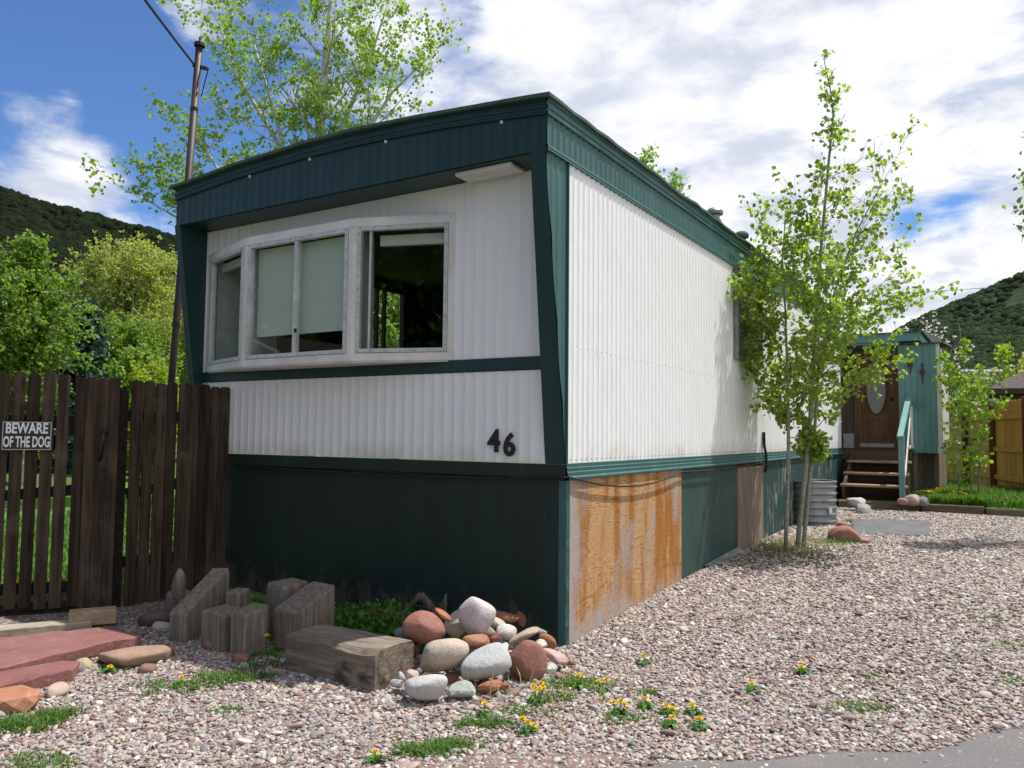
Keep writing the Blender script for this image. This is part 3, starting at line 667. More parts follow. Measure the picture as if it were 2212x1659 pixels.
# skirting
m = MB(); m.bbox(-HW, .0, -.016, .03, 1.030, Z1-.006, .004); m.build('front_skirt_trim', M['green_board'], home)
m = MB()
ribbed(m, [(-.02, 1.13), (.012, 1.128), (.010, 1.105), (.016, 1.100), (.013, 1.078), (.020, 1.072), (.018, 1.050), (.030, 1.040), (.028, 1.026), (-.01, 1.024)], (.0, -.012), (.0, HL), (1, 0)); m.build('side_skirt_trim', M['green_sunlit'], home)
for x0, x1 in ((-HW, -1.965), (-1.960, -.002)):
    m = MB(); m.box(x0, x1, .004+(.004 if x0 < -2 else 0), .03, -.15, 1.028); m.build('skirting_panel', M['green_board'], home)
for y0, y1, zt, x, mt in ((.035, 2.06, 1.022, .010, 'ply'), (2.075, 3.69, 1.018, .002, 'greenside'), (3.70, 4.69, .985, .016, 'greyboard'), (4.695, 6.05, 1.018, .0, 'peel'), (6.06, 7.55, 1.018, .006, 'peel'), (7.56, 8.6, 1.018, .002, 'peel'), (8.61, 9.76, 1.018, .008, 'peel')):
    zb = gh(0, (y0+y1)/2)-.12
    m = MB(); m.box(x-.018, x, y0, y1, zb, zt); m.build('skirting_panel', M[mt], home)
m = MB(); m.box(-.2, .0, 4.695, 9.7, 1.018, 1.03); m.box(-.06, -.03, .03, 9.75, .0, 1.03); m.build('skirt_framing', M['darkwood'], home)
# crumpled flashing at the skirt corner
V = []; F = []; rg = random.Random(5)
for i in range(25):
    z = -.06+1.08*i/24; w = .006+.007*math.sin(i*1.3)+rg.uniform(-.004, .006)
    V += [(-.05, -.0005, z), (.006+rg.uniform(-.003, .003), -.003+rg.uniform(-.004, .003), z), (.0125+rg.uniform(0, .004), w+.012, z)]
for i in range(24):
    for j in range(2): k_ = i*3+j; F.append((k_, k_+1, k_+4, k_+3))
link_mesh('corner_flashing', V, F, M['green_sunlit'], home)
m = MB(); a, c = (0.03, 2.92), (0.12, 3.62)
m.add([(.012, 2.65, gh(0, 2.7)+.03), (.10, 2.75, gh(0, 2.7)+.012), (.10, 3.68, gh(0, 3.6)+.014), (.012, 3.72, gh(0, 3.6)+.05), (.012, 2.65, gh(0, 2.7)+.02), (.10, 2.75, gh(0, 2.7)+.002), (.10, 3.68, gh(0, 3.6)+.004), (.012, 3.72, gh(0, 3.6)+.04)], [(0, 1, 2, 3), (7, 6, 5, 4), (0, 4, 5, 1), (1, 5, 6, 2), (2, 6, 7, 3), (3, 7, 4, 0)]); m.build('loose_flashing', M['galv'], home)
m = MB(); m.tube([(.022, 4.72, 1.36), (.026, 4.72, 1.2), (.045, 4.72, 1.10), (.050, 4.72, .98), (.03, 4.72, .90)], .016, 8); m.build('drain_pipe', M['rubber'], home)

# ------------------------------------------------------------------ cables
def sag(a, c, s, n=14): 
    a, c = Vector(a), Vector(c); return [a.lerp(c, i/n)-Vector((0, 0, s*4*(i/n)*(1-i/n))) for i in range(n+1)]
m = MB(); m.tube(sag((-3.15, -.028, 1.045), (-2.1, -.026, 1.012), .012)+sag((-2.1, -.026, 1.012), (.004, -.026, 1.045), .022)[1:]+[Vector((.03, -.02, 1.046))]+sag((.034, .0, 1.046), (.036, 2.0, 1.008), .088)[1:]+sag((.036, 2.0, 1.008), (.036, 4.7, 1.02), .02)[1:], .0065, 6)
tag(m.build('utility_cable', M['rubber'], loc=(0, -.03, 1.04)), 'black cable strung along the skirting and drooping over the bare plywood', 'cable')
m = MB(); m.tube(sag((-3.10, -.024, 1.022), (-1.5, -.022, 1.03), .03)+sag((-1.5, -.022, 1.03), (-.05, -.022, 1.034), .016)[1:], .005, 6)
tag(m.build('utility_cable', M['rubber'], loc=(-1.5, -.02, 1.03)), 'thinner second cable, lower strand below the front siding', 'cable')

# ------------------------------------------------------------------ power mast and overhead lines
mast = empty('power_mast', (-4.50, .28, 0), 'tall rusty brown pipe mast behind the picket fence with a wire at its top', 'utility pole')
m = MB(); m.tube([(-4.555, .275, 0), (-4.413, .259, 1.75), (-4.105, .215, 5.0)], .033, 12); m.build('pole', M['pipe'], mast, smooth=True)
m = MB(); m.lathe((-4.105, .215, 5.0), [(.050, -.02), (.050, .012), (.03, .022), (.008, .03), (.008, .07), (0.001, .072)], 12); m.build('pole_cap', M['pipe'], mast)
m = MB(); m.obox((-4.16, .19, 4.80), (-4.04, .262, 4.765), .025, .035); m.tube([(-4.03, .268, 4.77), (-4.06, .26, 4.66), (-4.10, .25, 4.50)], .006, 6); m.build('wire_bracket', M['pipe'], mast)
for z_a in (2.3, 3.36, 4.36):
    t_ = (z_a-1.75)/3.25; q = Vector((-4.413, .259, 1.75)).lerp(Vector((-4.105, .215, 5.0)), t_); m = MB(); m.tube([q, q+Vector((.005, 0, .04))], .037, 10); m.build('coupling', M['pipe'], mast)
m = MB(); m.tube(sag((-4.14, .19, 4.80), (12, -19, 5.6), 1.02, 40), .011, 6)
tag(m.build('service_wire', M['rubber'], loc=(-4.14, .19, 4.8)), 'black twisted service wire running up from the rusty mast', 'cable')
for (a, c, s, r, lb) in (((-12, 34, 6.35), (14, 49.5, 7.25), .25, .024, 'thick power line crossing in front of the right hillside, lower wire'), ((-12, 34, 8.0), (20, 52, 10.9), .4, .012, 'thin power line against the cloud above the right hillside, upper wire')):
    m = MB(); m.tube(sag(a, c, s, 24), r, 5); tag(m.build('power_line', M['rail'], loc=a), lb, 'power line', 'overhead power lines on the right')

# ------------------------------------------------------------------ picket fence and gate
rg = random.Random(21)
def picket(mb, p, d, nn, w, z0, z1, th=.018, lean=0.0):
    """dog-eared board: face centred at p, along d, outward nn"""
    h = w/2; e = min(.018, w*.2); pr = [(-h, z0), (h, z0), (h, z1-e), (h-e, z1), (-h+e, z1), (-h, z1-e)]
    V = []
    for o_ in (0, th):
        for u, z in pr: q = Vector((p[0], p[1], 0))+Vector(d)*(u+lean*(z-z0))-Vector(nn)*o_; V.append((q.x, q.y, z))
    n = 6; mb.add(V, [tuple(range(n)), tuple(range(2*n-1, n-1, -1))]+[(i, n+i, n+(i+1) % n, (i+1) % n) for i in range(n)])
def boards(mb, a, c, widths, gaps, z0, z1, jit=.008, zslope=(0, 0)):
    A = Vector((a[0], a[1], 0)); C = Vector((c[0], c[1], 0)); d = (C-A).normalized(); nn = Vector((-d.y, d.x, 0))
    if (CAM.xy.to_3d()-A).dot(nn) < 0: nn = -nn
    s = 0; L = (C-A).length; i = 0
    while s < L-.02:
        w = widths[i % len(widths)]; q = A+d*(s+w/2)+nn*rg.uniform(-.003, .003); t = s/L
        picket(mb, q, d, nn, w, z0+zslope[0]*t+rg.uniform(-jit, jit), z1+zslope[1]*t+rg.uniform(-jit, jit), lean=rg.uniform(-.004, .004))
        s += w+gaps[i % len(gaps)]; i += 1
    return A, C, d, nn
fence = empty('picket_fence', (-3.3, -.45, 0), 'dark stained dog-eared picket fence between the gate and the mobile home', 'fence')
m = MB(); A, C, d, nn = boards(m, (-3.365, -.80), (-3.212, -.03), [.084, .080, .083, .078], [.009, .012, .008, .013, .002, .011, .003, .008], -.03, 1.695, .008, (.06, -.012)); m.build('picket', M['fence'], fence)['kind'] = 'stuff'
for z_a, z_c in ((.30, .30), (1.42, 1.42), (.82, .95)):
    m = MB(); m.obox(A-nn*.045+Vector((0, 0, z_a)), C-nn*.045+Vector((0, 0, z_c)), .05, .085); m.build('rail', M['rail'], fence)
m = MB(); q = A-nn*.075-d*.06; m.bbox(q.x-.045, q.x+.045, q.y-.045, q.y+.045, -.2, 1.62, .006); m.build('post', M['rail'], fence)
gate = empty('picket_gate', (-3.6, -1.2, 0), 'dark wooden picket gate with widely spaced boards and black handle', 'gate')
gA, gC = Vector((-3.385, -.885, 0)), Vector((-4.05, -1.695, 0)); d = (gC-gA).normalized(); nn = Vector((-d.y, d.x, 0)); nn = nn if nn.dot(CAM.xy.to_3d()-gA) > 0 else -nn
m = MB(); p3 = gA+nn*.02
for i in range(3): q = p3+d*(.040+i*.0765); picket(m, q, d, nn, .074, -.055+.006*i, 1.712-.004*i+rg.uniform(-.004, .004), .02)
q = p3+d*(.040+3*.0765); picket(m, q-nn*.012, d, nn, .076, .0, 1.708, .02)
for i in range(7): q = gA+nn*.006+d*(.385+i*.098); picket(m, q, d, nn, .079, .0+rg.uniform(-.01, .01), 1.722+.012*(i % 2)+rg.uniform(-.004, .004), .018)
m.build('picket', M['fence'], gate)['kind'] = 'stuff'
for z_a, z_c, o_ in ((.14, .14, .05), (1.38, 1.38, .05), (.88, .80, .05), (.015, .005, .03)):
    m = MB(); m.obox(gA-nn*o_+Vector((0, 0, z_a)), gC-nn*o_+Vector((0, 0, z_c)), .04, .08 if z_a > .1 else .06); m.build('rail', M['rail'], gate)
m = MB(); m.obox(gA-nn*.02+d*.02+Vector((0, 0, -.055)), gC-nn*.02+Vector((0, 0, -.065)), .03, .075); m.build('kick_board', M['rail'], gate)
hq = p3+d*.10+nn*.006; m = MB()
m.tube([hq+Vector((0, 0, 1.30))+nn*.002, hq+Vector((0, 0, 1.27))+nn*.045-d*.006, hq+Vector((0, 0, 1.20))+nn*.055+d*.004, hq+Vector((0, 0, 1.12))+nn*.028+d*.014, hq+Vector((0, 0, 1.08))+nn*.002+d*.022], [.015, .017, .018, .016, .010], 8)
m.tube([hq+Vector((0, 0, 1.295)), hq+Vector((0, 0, 1.295))+nn*.018], .028, 10); m.build('handle', M['black'], gate, smooth=True)
# sign
sO = gA+nn*.030+d*.445; sg = empty('warning_sign', sO+Vector((0, 0, 1.30)), 'small black sign reading BEWARE OF THE DOG on the gate', 'sign')
xd = -d; wS, hS = .325, .215; sL = sO+d*wS; zc_ = 1.262
def sbox(mb, u0, u1, z0, z1, o0, o1):
    P = []
    for z in (z0, z1):
        for u, o_ in ((u0, o1), (u1, o1), (u1, o0), (u0, o0)): q = sL+xd*u+nn*o_; P.append((q.x, q.y, z))
    mb.hexa(P)
m = MB(); sbox(m, 0, wS, zc_-hS/2, zc_+hS/2, -.003, .002); m.build('plate', M['signblack'], sg)
m = MB(); bz = .006; bw = .003
for a in ((bz, wS-bz, zc_-hS/2+bz, zc_-hS/2+bz+bw), (bz, wS-bz, zc_+hS/2-bz-bw, zc_+hS/2-bz), (bz, bz+bw, zc_-hS/2+bz+bw, zc_+hS/2-bz-bw), (wS-bz-bw, wS-bz, zc_-hS/2+bz+bw, zc_+hS/2-bz-bw)): sbox(m, *a, .002, .0035)
m.build('border', M['signwhite'], sg)
for tx, zz, w_ in (('BEWARE', zc_+.020, .272), ('OF THE DOG', zc_-.080, .300)):
    t = text_mesh('lettering', tx, .108, (0, 0, 0), (1, 0, 0), (0, 0, 1), M['signwhite'], sg, .0008, .0030)
    co = np.array([v.co for v in t.data.vertices])+np.array(wloc(sg)); x0, x1 = co[:, 0].min(), co[:, 0].max(); s_ = w_/(x1-x0)
    for v, c_ in zip(t.data.vertices, co):
        q = sL+xd*((wS-w_)/2+(c_[0]-x0)*s_)+nn*(.0030+(-c_[1])); v.co = Vector((q.x, q.y, zz+c_[2]))-wloc(sg)
    t['label'] = 'white capital lettering '+tx

# ------------------------------------------------------------------ timbers, planks and slabs in front
def jag(mb, s=.003, seed=1):
    r = random.Random(seed); mb.V = [(v[0]+r.uniform(-s, s), v[1]+r.uniform(-s, s), v[2]+r.uniform(-s, s)) for v in mb.V]; return mb
def stub(cx, cy, w, dp, ang, zf, zb, label, seed, z0=-.1, tilt=0.0):
    """sawn post stub: front top height zf, back top height zb"""
    ca, sa = math.cos(ang), math.sin(ang); m = MB(); N = 5
    def T(u, v, z): z_ = z; v2 = v+tilt*(z-z0); return (cx+u*ca-v2*sa, cy+u*sa+v2*ca, z_)
    c = .012; pl = [(-w/2+c, 0), (w/2-c, 0), (w/2, c), (w/2, dp-c), (w/2-c, dp), (-w/2+c, dp), (-w/2, dp-c), (-w/2, c)]
    V = []; rr = random.Random(seed)
    levels = [0, .35, .7, .96, 1.0]
    for L_ in levels:
        for (u, v) in pl:
            top = zf+(zb-zf)*(v/dp); k_ = .94 if L_ == 1.0 else 1.0
            V.append(T(u*k_, dp/2+(v-dp/2)*k_, z0+(top-z0)*L_+(rr.uniform(-.006, .006) if L_ > .9 else 0)))
    n = 8; F = [(i*n+j, i*n+(j+1) % n, (i+1)*n+(j+1) % n, (i+1)*n+j) for i in range(len(levels)-1) for j in range(n)]+[tuple(range((len(levels)-1)*n, len(levels)*n)), tuple(range(n-1, -1, -1))]
    o = link_mesh('timber_post', V, F, M['tie'], loc=(cx, cy, z0)); return tag(o, label, 'timber post', 'timber stubs edging the bed')
A0 = R(-12)
stub(-2.205, -1.175, .150, .37, R(4), .135, .375, 'long grey timber stub with a steep sawn top, nearest the gate', 1)
stub(-1.84, -1.19, .235, .19, R(-4), .185, .195, 'wide mossy timber stub between the steep-topped stub and a narrow one', 2)
stub(-1.60, -1.19, .165, .17, R(-6), .215, .245, 'narrow upright timber stub standing left of the dandelion', 3)
stub(-1.70, -.83, .20, .20, R(-14), .315, .335, 'tall flat-topped timber stub behind the others, nearest the skirting', 4)
stub(-1.425, -.985, .235, .30, R(-8), .215, .345, 'broad grey timber stub with a slanted top, next to the lying log', 5)
stub(-1.99, -.92, .12, .12, R(10), .25, .26, 'small half hidden timber stub behind the wide mossy one', 6)
# the lying log
m = MB(); a = Vector((-1.15, -1.06, .058)); c = Vector((-.452, -1.09, .068)); N = 14; V = []; rr = random.Random(8)
prof = [(-.135, -.115), (.135, -.115), (.15, -.10), (.15, .085), (.135, .105), (0, .108), (-.125, .104), (-.150, .085), (-.150, -.10)]
for i in range(N+1):
    t = i/N; q = a.lerp(c, t)
    for k_, (u, v) in enumerate(prof):
        j = .004 if i in (0, N) else .007
        cut = -.022*max(0, math.sin((t-.45)*5.5)) if k_ in (6, 7) and t > .45 else 0
        V.append((q.x+rr.uniform(-.002, .002)+u*.05, q.y+u-cut*.6+rr.uniform(-j, j)*.5, q.z+v+cut+rr.uniform(-j, j)*.5))
n = len(prof); F = [(i*n+j, i*n+(j+1) % n, (i+1)*n+(j+1) % n, (i+1)*n+j) for i in range(N) for j in range(n)]+[tuple(range(n-1, -1, -1)), tuple(range(N*n, (N+1)*n))]
tag(link_mesh('railroad_tie', V, F, M['log'], loc=(-.8, -1.07, -.05)), 'thick weathered log with a rotten dark side lying by the rock pile', 'log')
m = MB(); m.obox((-3.075, -1.385, .03), (-2.925, -1.135, .03), .13, .10, bv=.008)
blk = tag(m.build('wood_block', M['block'], loc=(-3.0, -1.26, -.05)), 'pale squared wood block on the red slab under the gate corner', 'wood block')
m = MB(); m.obox((-3.62, -2.35, -.02), (-2.99, -1.27, -.02), .14, .07, bv=.006); tag(m.build('sill_plank', M['sill'], loc=(-3.2, -1.7, -.05)), 'long pale grey plank on the ground below the gate', 'plank')
def slab(poly, z0, z1, mat, name, label, cat, col, seed, sl=.0):
    rr = random.Random(seed); P = []
    n = len(poly)
    for i in range(n):
        p, q = Vector(poly[i]), Vector(poly[(i+1) % n]); L = (q-p).length; k_ = max(1, int(L/.07))
        for j in range(k_): v = p.lerp(q, j/k_); P.append((v.x+rr.uniform(-.010, .010), v.y+rr.uniform(-.010, .010)))
    cx = sum(p[0] for p in P)/len(P); cy = sum(p[1] for p in P)/len(P); n = len(P); V = []
    for z, k_ in ((z0, .97), (z0+(z1-z0)*.4, 1.0), (z1-.006, .99), (z1, .955)):
        for p in P: V.append((cx+(p[0]-cx)*k_+rr.uniform(-.004, .004), cy+(p[1]-cy)*k_+rr.uniform(-.004, .004), z+sl*(p[1]-cy)+(rr.uniform(-.003, .003) if z > z0 else 0)))
    F = [(i*n+j, i*n+(j+1) % n, (i+1)*n+(j+1) % n, (i+1)*n+j) for i in range(3) for j in range(n)]+[tuple(range(3*n, 4*n)), tuple(range(n-1, -1, -1))]
    o = link_mesh(name, V, F, mat, loc=(cx, cy, z0)); o.color = (*col, 1); return tag(o, label, cat)
slab([(-3.3, -2.75), (-2.35, -2.50), (-2.235, -2.2), (-2.235, -1.86), (-2.265, -1.655), (-2.215, -1.405), (-2.62, -1.345), (-2.80, -1.72)][::1], -.06, .040, M['rock'], 'flagstone', 'large flat red sandstone slab lying before the gate', 'flagstone', (.27, .125, .115), 1)
slab([(-2.34, -2.62), (-1.99, -2.40), (-1.955, -1.98), (-2.08, -1.87), (-2.155, -1.90), (-2.245, -2.2)], -.08, .018, M['rock'], 'flagstone', 'thick red slab with a broken edge, lower of the two slabs', 'flagstone', (.26, .115, .105), 2)

def blob(name, cen, radii, axes, col, label, cat, seed, sub=4, nz=.10, egg=0.0, sq=2.3, group=None, mat=None, angular=False, dent=None):
    """a rounded or angular stone: superellipsoid in its own axes with low noise"""
    import bmesh
    bm = bmesh.new(); bmesh.ops.create_icosphere(bm, subdivisions=2 if angular else sub, radius=1.0); rr = np.random.default_rng(seed)
    ph = rr.uniform(0, 6.28, (6, 3)); fr_ = rr.uniform(1.2, 3.4, (6, 3)); V = []
    pl = [Vector(rr.normal(size=3)).normalized() for _ in range(9)]
    for v in bm.verts:
        c = v.co.normalized()
        k_ = (abs(c.x)**sq+abs(c.y)**sq+abs(c.z)**sq)**(-1/sq)
        f = sum(math.sin(c.x*fr_[i, 0]+ph[i, 0])*math.sin(c.y*fr_[i, 1]+ph[i, 1])*math.cos(c.z*fr_[i, 2]+ph[i, 2]) for i in range(6))/6
        q = c*k_*(1+nz*1.6*f)
        for n_ in pl:
            dd = q.dot(n_); lim, f_ = (.70, .92) if angular else (.68, .52)
            if dd > lim: q = q-n_*(dd-lim)*f_
        e = 1+egg*q.x
        if not angular: q = q*1.09
        V.append(Vector(cen)+axes[0]*(q.x*radii[0])+axes[1]*(q.y*radii[1]*e)+axes[2]*(q.z*radii[2]*e))
    F = [tuple(v.index for v in f.verts) for f in bm.faces]; bm.free()
    o = link_mesh(name, V, F, mat or M['rock'], loc=tuple(cen), smooth=not angular); o.color = (*col, 1); return tag(o, label, cat, group)
def flat_axes(a): return (Vector((math.cos(a), math.sin(a), 0)), Vector((-math.sin(a), math.cos(a), 0)), Vector((0, 0, 1)))
blob('flat_rock', (-1.985, -1.575, -.01), (.205, .13, .055), flat_axes(R(58)), (.37, .245, .18), 'flat tan stone on the gravel right of the red slab', 'rock', 4, 4, .08, .1, 3)
blob('flat_rock', (-1.825, -2.37, -.012), (.17, .11, .062), flat_axes(R(25)), (.46, .22, .13), 'orange angular stone at the bottom left by the lower slab', 'rock', 5, 3, .08, 0, 3, angular=True)
small = [(-2.16, -1.80, .045, (.50, .40, .28), 'small tan pebble tucked against the big red slab'), (-2.10, -1.90, .05, (.27, .21, .21), 'small purple grey stone in the slab gap, right end'), (-2.18, -1.96, .05, (.55, .49, .47), 'small whitish stone in the slab gap, middle of three'), (-1.765, -1.66, .045, (.28, .17, .15), 'small dark red stone touching the flat tan rock'),
         (-1.80, -2.14, .055, (.55, .42, .33), 'small flat beige stone beside the lower slab'), (-2.22, -2.10, .05, (.50, .43, .40), 'small pale stone in the slab gap, left of the whitish one'), (-1.86, -1.14, .06, (.30, .15, .12), 'small dark red stone at the foot of the wide mossy stub'), (-1.50, -1.235, .05, (.36, .15, .12), 'small red stone at the foot of the narrow stub'),
         (-2.52, -1.06, .06, (.45, .43, .43), 'small grey rock in shade behind the wood block, left one'), (-2.40, -1.00, .055, (.48, .46, .46), 'small grey rock in shade left of the long stub'), (-2.70, -.98, .10, (.13, .10, .09), 'dark brown rock in the shade at the fence foot')]
for i, (x, y, r, c, lb) in enumerate(small):
    blob('small_rock', (x, y, gh(x, y)+r*.35), (r*1.25, r*.9, r*.7), flat_axes(i*1.3), c, lb, 'rock', 40+i, 3, .14, .05, 2.4, 'loose small stones around the slabs')
m = MB(); m.obox((-3.0, -.62, .03), (-2.35, -.80, .03), .17, .15, bv=.02); jag(m, .006, 3)
tag(m.build('old_timber', M['tie'], loc=(-2.7, -.7, -.05)), 'old grey timber lying in shade along the fence foot', 'timber')
bk = blob('driftwood', (-2.62, -.87, .21), (.05, .045, .12), flat_axes(.3), (.3, .3, .3), 'pale gnarled driftwood piece standing by the fence foot', 'driftwood', 71, 3, .25, .1, 2, mat=M['tie'])
m = MB(); m.obox((-1.35, -.30, .09), (-.80, -.32, .06), .10, .05, bv=.008); tag(m.build('brick_edging', M['rock'], loc=(-1.0, -.3, 0)), 'dark red edging brick half hidden in the shaded weeds', 'brick').color = (.20, .07, .05, 1)

# ------------------------------------------------------------------ the rock pile
SX, SY, K = 819.3, 1228.9, .1929
def at(px, py, dep): return CAM+(fw+rt*((px-1106)/1715.4)+up*((829.5-py)/1715.4))*dep
pile = [
 (1075, 505, 390, 395, -40, (.60, .54, .53), 4.60, .25, 0, 'big pinkish white egg-shaped stone crowning the rock pile'),
 (505, 658, 450, 340, 12, (.36, .165, .13), 4.50, .06, 0, 'smooth dark red boulder with a round scar, left of the crown stone'),
 (695, 958, 560, 400, 22, (.54, .45, .37), 4.32, -.05, 0, 'large cracked tan stone in the middle of the rock pile'),
 (1185, 1052, 590, 350, 18, (.52, .525, .51), 4.27, .18, 0, 'large smooth grey white stone at the pile front'),
 (1650, 1035, 410, 415, 25, (.31, .145, .11), 4.36, .05, 0, 'round dark red-brown boulder on the right of the pile'),
 (510, 1325, 500, 270, 9, (.55, .53, .515), 4.00, .08, 0, 'oblong white stone lying in front of the pile'),
 (920, 1360, 310, 185, 8, (.40, .43, .40), 4.04, 0, 1, 'small grey green block stone at the pile front'),
 (1250, 1318, 255, 160, 10, (.42, .18, .10), 4.13, 0, 1, 'orange brick-like stone below the grey white one'),
 (1975, 985, 280, 175, -28, (.56, .38, .345), 4.52, .1, 0, 'pink oblong stone at the right foot of the pile'),
 (1612, 742, 340, 190, 27, (.52, .42, .30), 4.54, .12, 0, 'tan wedge-shaped stone above the red-brown boulder'),
 (1412, 705, 240, 155, 82, (.66, .62, .60), 4.60, 0, 0, 'small white speckled stone standing on end right of the crown stone'),
 (1315, 605, 210, 130, 65, (.56, .48, .38), 4.66, 0, 0, 'beige stone with a rough end tucked behind the crown stone'),
 (1098, 808, 310, 145, -6, (.42, .205, .14), 4.46, 0, 0, 'red bean-shaped stone beneath the crown stone'),
 (1310, 790, 130, 160, 20, (.31, .13, .11), 4.50, 0, 1, 'small jagged red stone between the white and bean-shaped ones'),
 (855, 620, 290, 240, 45, (.54, .48, .39), 4.72, 0, 0, 'tan stone wedged behind the left of the crown stone'),
 (707, 510, 175, 110, 55, (.44, .19, .11), 4.62, 0, 0, 'small orange-red stone perched on the smooth dark red boulder'),
 (1392, 915, 120, 180, -12, (.70, .70, .70), 4.42, 0, 1, 'bright white wedge stone behind the grey white one'),
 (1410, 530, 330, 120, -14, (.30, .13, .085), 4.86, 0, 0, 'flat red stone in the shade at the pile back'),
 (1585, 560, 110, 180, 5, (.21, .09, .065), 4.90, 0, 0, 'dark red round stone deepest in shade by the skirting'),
 (1882, 815, 205, 135, -38, (.36, .165, .085), 4.70, 0, 0, 'rust orange stone near the skirt corner'),
 (1808, 852, 135, 120, -20, (.62, .57, .50), 4.56, 0, 1, 'small crumbly pale conglomerate above the pink oblong stone'),
 (362, 1205, 165, 150, 50, (.58, .42, .36), 4.13, 0, 1, 'small pink jagged stone between the log and the oblong white one'),
 (440, 1165, 90, 110, 60, (.24, .23, .22), 4.22, 0, 0, 'small dark grey stone behind the pink jagged one'),
 (195, 1282, 165, 95, 5, (.42, .43, .40), 4.12, 0, 1, 'small grey chip at the end of the log'),
 (256, 1213, 80, 110, 30, (.56, .55, .52), 4.16, 0, 1, 'tiny pale chip leaning on the log end'),
 (1912, 1122, 175, 105, 12, (.62, .62, .59), 4.46, 0, 1, 'white quartz lump in the grass at the pile right'),
 (242, 722, 130, 130, 20, (.30, .28, .30), 4.62, 0, 0, 'grey purple stone peeping out behind the dark red boulder'),
 (1820, 705, 135, 75, -20, (.30, .30, .28), 4.82, 0, 0, 'flat grey stone behind the tan wedge-shaped one'),
 (2150, 1045, 105, 68, -10, (.36, .21, .18), 4.58, 0, 0, 'small brown pebble at the skirt corner foot'),
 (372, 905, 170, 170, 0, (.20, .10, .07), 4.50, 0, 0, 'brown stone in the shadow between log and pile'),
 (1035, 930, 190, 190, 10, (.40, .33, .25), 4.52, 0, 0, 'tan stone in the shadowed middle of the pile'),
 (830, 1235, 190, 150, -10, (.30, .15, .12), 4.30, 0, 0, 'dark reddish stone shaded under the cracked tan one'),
 (1400, 1310, 95, 85, 10, (.34, .17, .13), 4.14, 0, 1, 'small reddish chip right of the orange brick-like stone'),
 (1830, 1215, 110, 80, 5, (.48, .48, .45), 4.40, 0, 1, 'small grey chip in the grass below the round boulder'),
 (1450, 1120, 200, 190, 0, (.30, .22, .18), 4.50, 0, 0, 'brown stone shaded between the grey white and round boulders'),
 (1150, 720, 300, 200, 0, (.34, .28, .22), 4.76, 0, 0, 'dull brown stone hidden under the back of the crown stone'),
]
for i, (cx, cy, w, h, rot, col, dep, egg, ang, lb) in enumerate(pile):
    c = at(SX+cx*K, SY+cy*K, dep); s_ = K/1715.4*dep; a = R(rot); ax = rt*math.cos(a)+up*math.sin(a); ay = -rt*math.sin(a)+up*math.cos(a)
    rx, ry = w*s_/2, h*s_/2
    if abs(rot) > 8:                                      # listed sizes are upright extents: undo the turn
        ca2, sa2 = math.cos(a)**2, math.sin(a)**2; den = ca2*ca2-sa2*sa2
        if abs(den) > .3:
            A2 = max((rx*rx*ca2-ry*ry*sa2)/den, (.4*rx)**2); B2 = max((ry*ry*ca2-rx*rx*sa2)/den, (.4*ry)**2); rx, ry = math.sqrt(A2), math.sqrt(B2)
    if ang: rx *= 1.15; ry *= 1.15
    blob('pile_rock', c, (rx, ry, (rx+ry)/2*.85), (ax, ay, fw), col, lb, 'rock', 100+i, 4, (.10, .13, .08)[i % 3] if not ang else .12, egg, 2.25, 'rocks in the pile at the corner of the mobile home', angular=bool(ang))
m = MB()
m.tube([(-.76, -.70, .20), (-.70, -.665, .27), (-.635, -.645, .35)], [.010, .014, .020], 7); m.tube([(-.635, -.645, .35), (-.60, -.62, .30), (-.555, -.59, .22), (-.52, -.56, .10)], [.020, .022, .026, .03], 7)
m.tube([(-.505, -.566, .355), (-.515, -.57, .30), (-.53, -.56, .22), (-.52, -.55, .1)], [.006, .016, .024, .03], 7); m.tube([(-.545, -.56, .29), (-.53, -.565, .23)], [.005, .014], 6)
tag(m.build('driftwood', M['drift'], loc=(-.6, -.62, .0)), 'dark forked driftwood sticking up behind the rock pile', 'driftwood')

# ------------------------------------------------------------------ porch, steps, closet at the far end
porch = empty('entry_porch', (-.2, 11.5, .3), 'teal and brown entry porch with wooden front door at the far end', 'porch')
m = MB(); m.box(-3.6, 1.30, 11.0, 11.04, .3, 2.95); m.box(1.27, 1.30, 11.04, 14.0, .3, 2.9); m.build('wall', M['greyboard'], porch)
m = MB(); m.box(-.16, .045, 10.965, 11.0, 1.09, 1.37); m.build('wall_patch', M['casing'], porch)
m = MB(); m.box(-.26, -.20, 10.0, 11.0, .9, 2.9); m.build('corner_post', M['darkwood'], porch)
m = MB(); m.box(.03, .10, 10.94, 11.0, 1.10, 2.86); m.box(.70, .83, 10.94, 11.0, 1.10, 2.86); m.box(.10, .70, 10.94, 11.0, 2.79, 2.86); m.build('door_frame', M['door'], porch)
dm = MB(); dm.box(.105, .695, 10.965, 10.985, 1.115, 2.785)
for a in ((.105, .20, 1.115, 2.785), (.60, .695, 1.115, 2.785), (.20, .60, 1.115, 1.27), (.20, .60, 1.62, 1.70), (.20, .60, 2.68, 2.785)): dm.box(a[0], a[1], 10.948, 10.966, a[2], a[3])
dm.box(.235, .565, 10.953, 10.967, 1.30, 1.59)
door = dm.build('door', M['door'], porch)
m = MB(); n = 28; V = [(.40+.155*math.cos(2*math.pi*i/n), 10.944, 2.19+.46*math.sin(2*math.pi*i/n)) for i in range(n)]+[(.40+.155*math.cos(2*math.pi*i/n), 10.958, 2.19+.46*math.sin(2*math.pi*i/n)) for i in range(n)]
m.add(V, [tuple(range(n)), tuple(range(2*n-1, n-1, -1))]+[(i, n+i, n+(i+1) % n, (i+1) % n) for i in range(n)]); m.build('oval_pane', M['blind'], door)
m = MB()
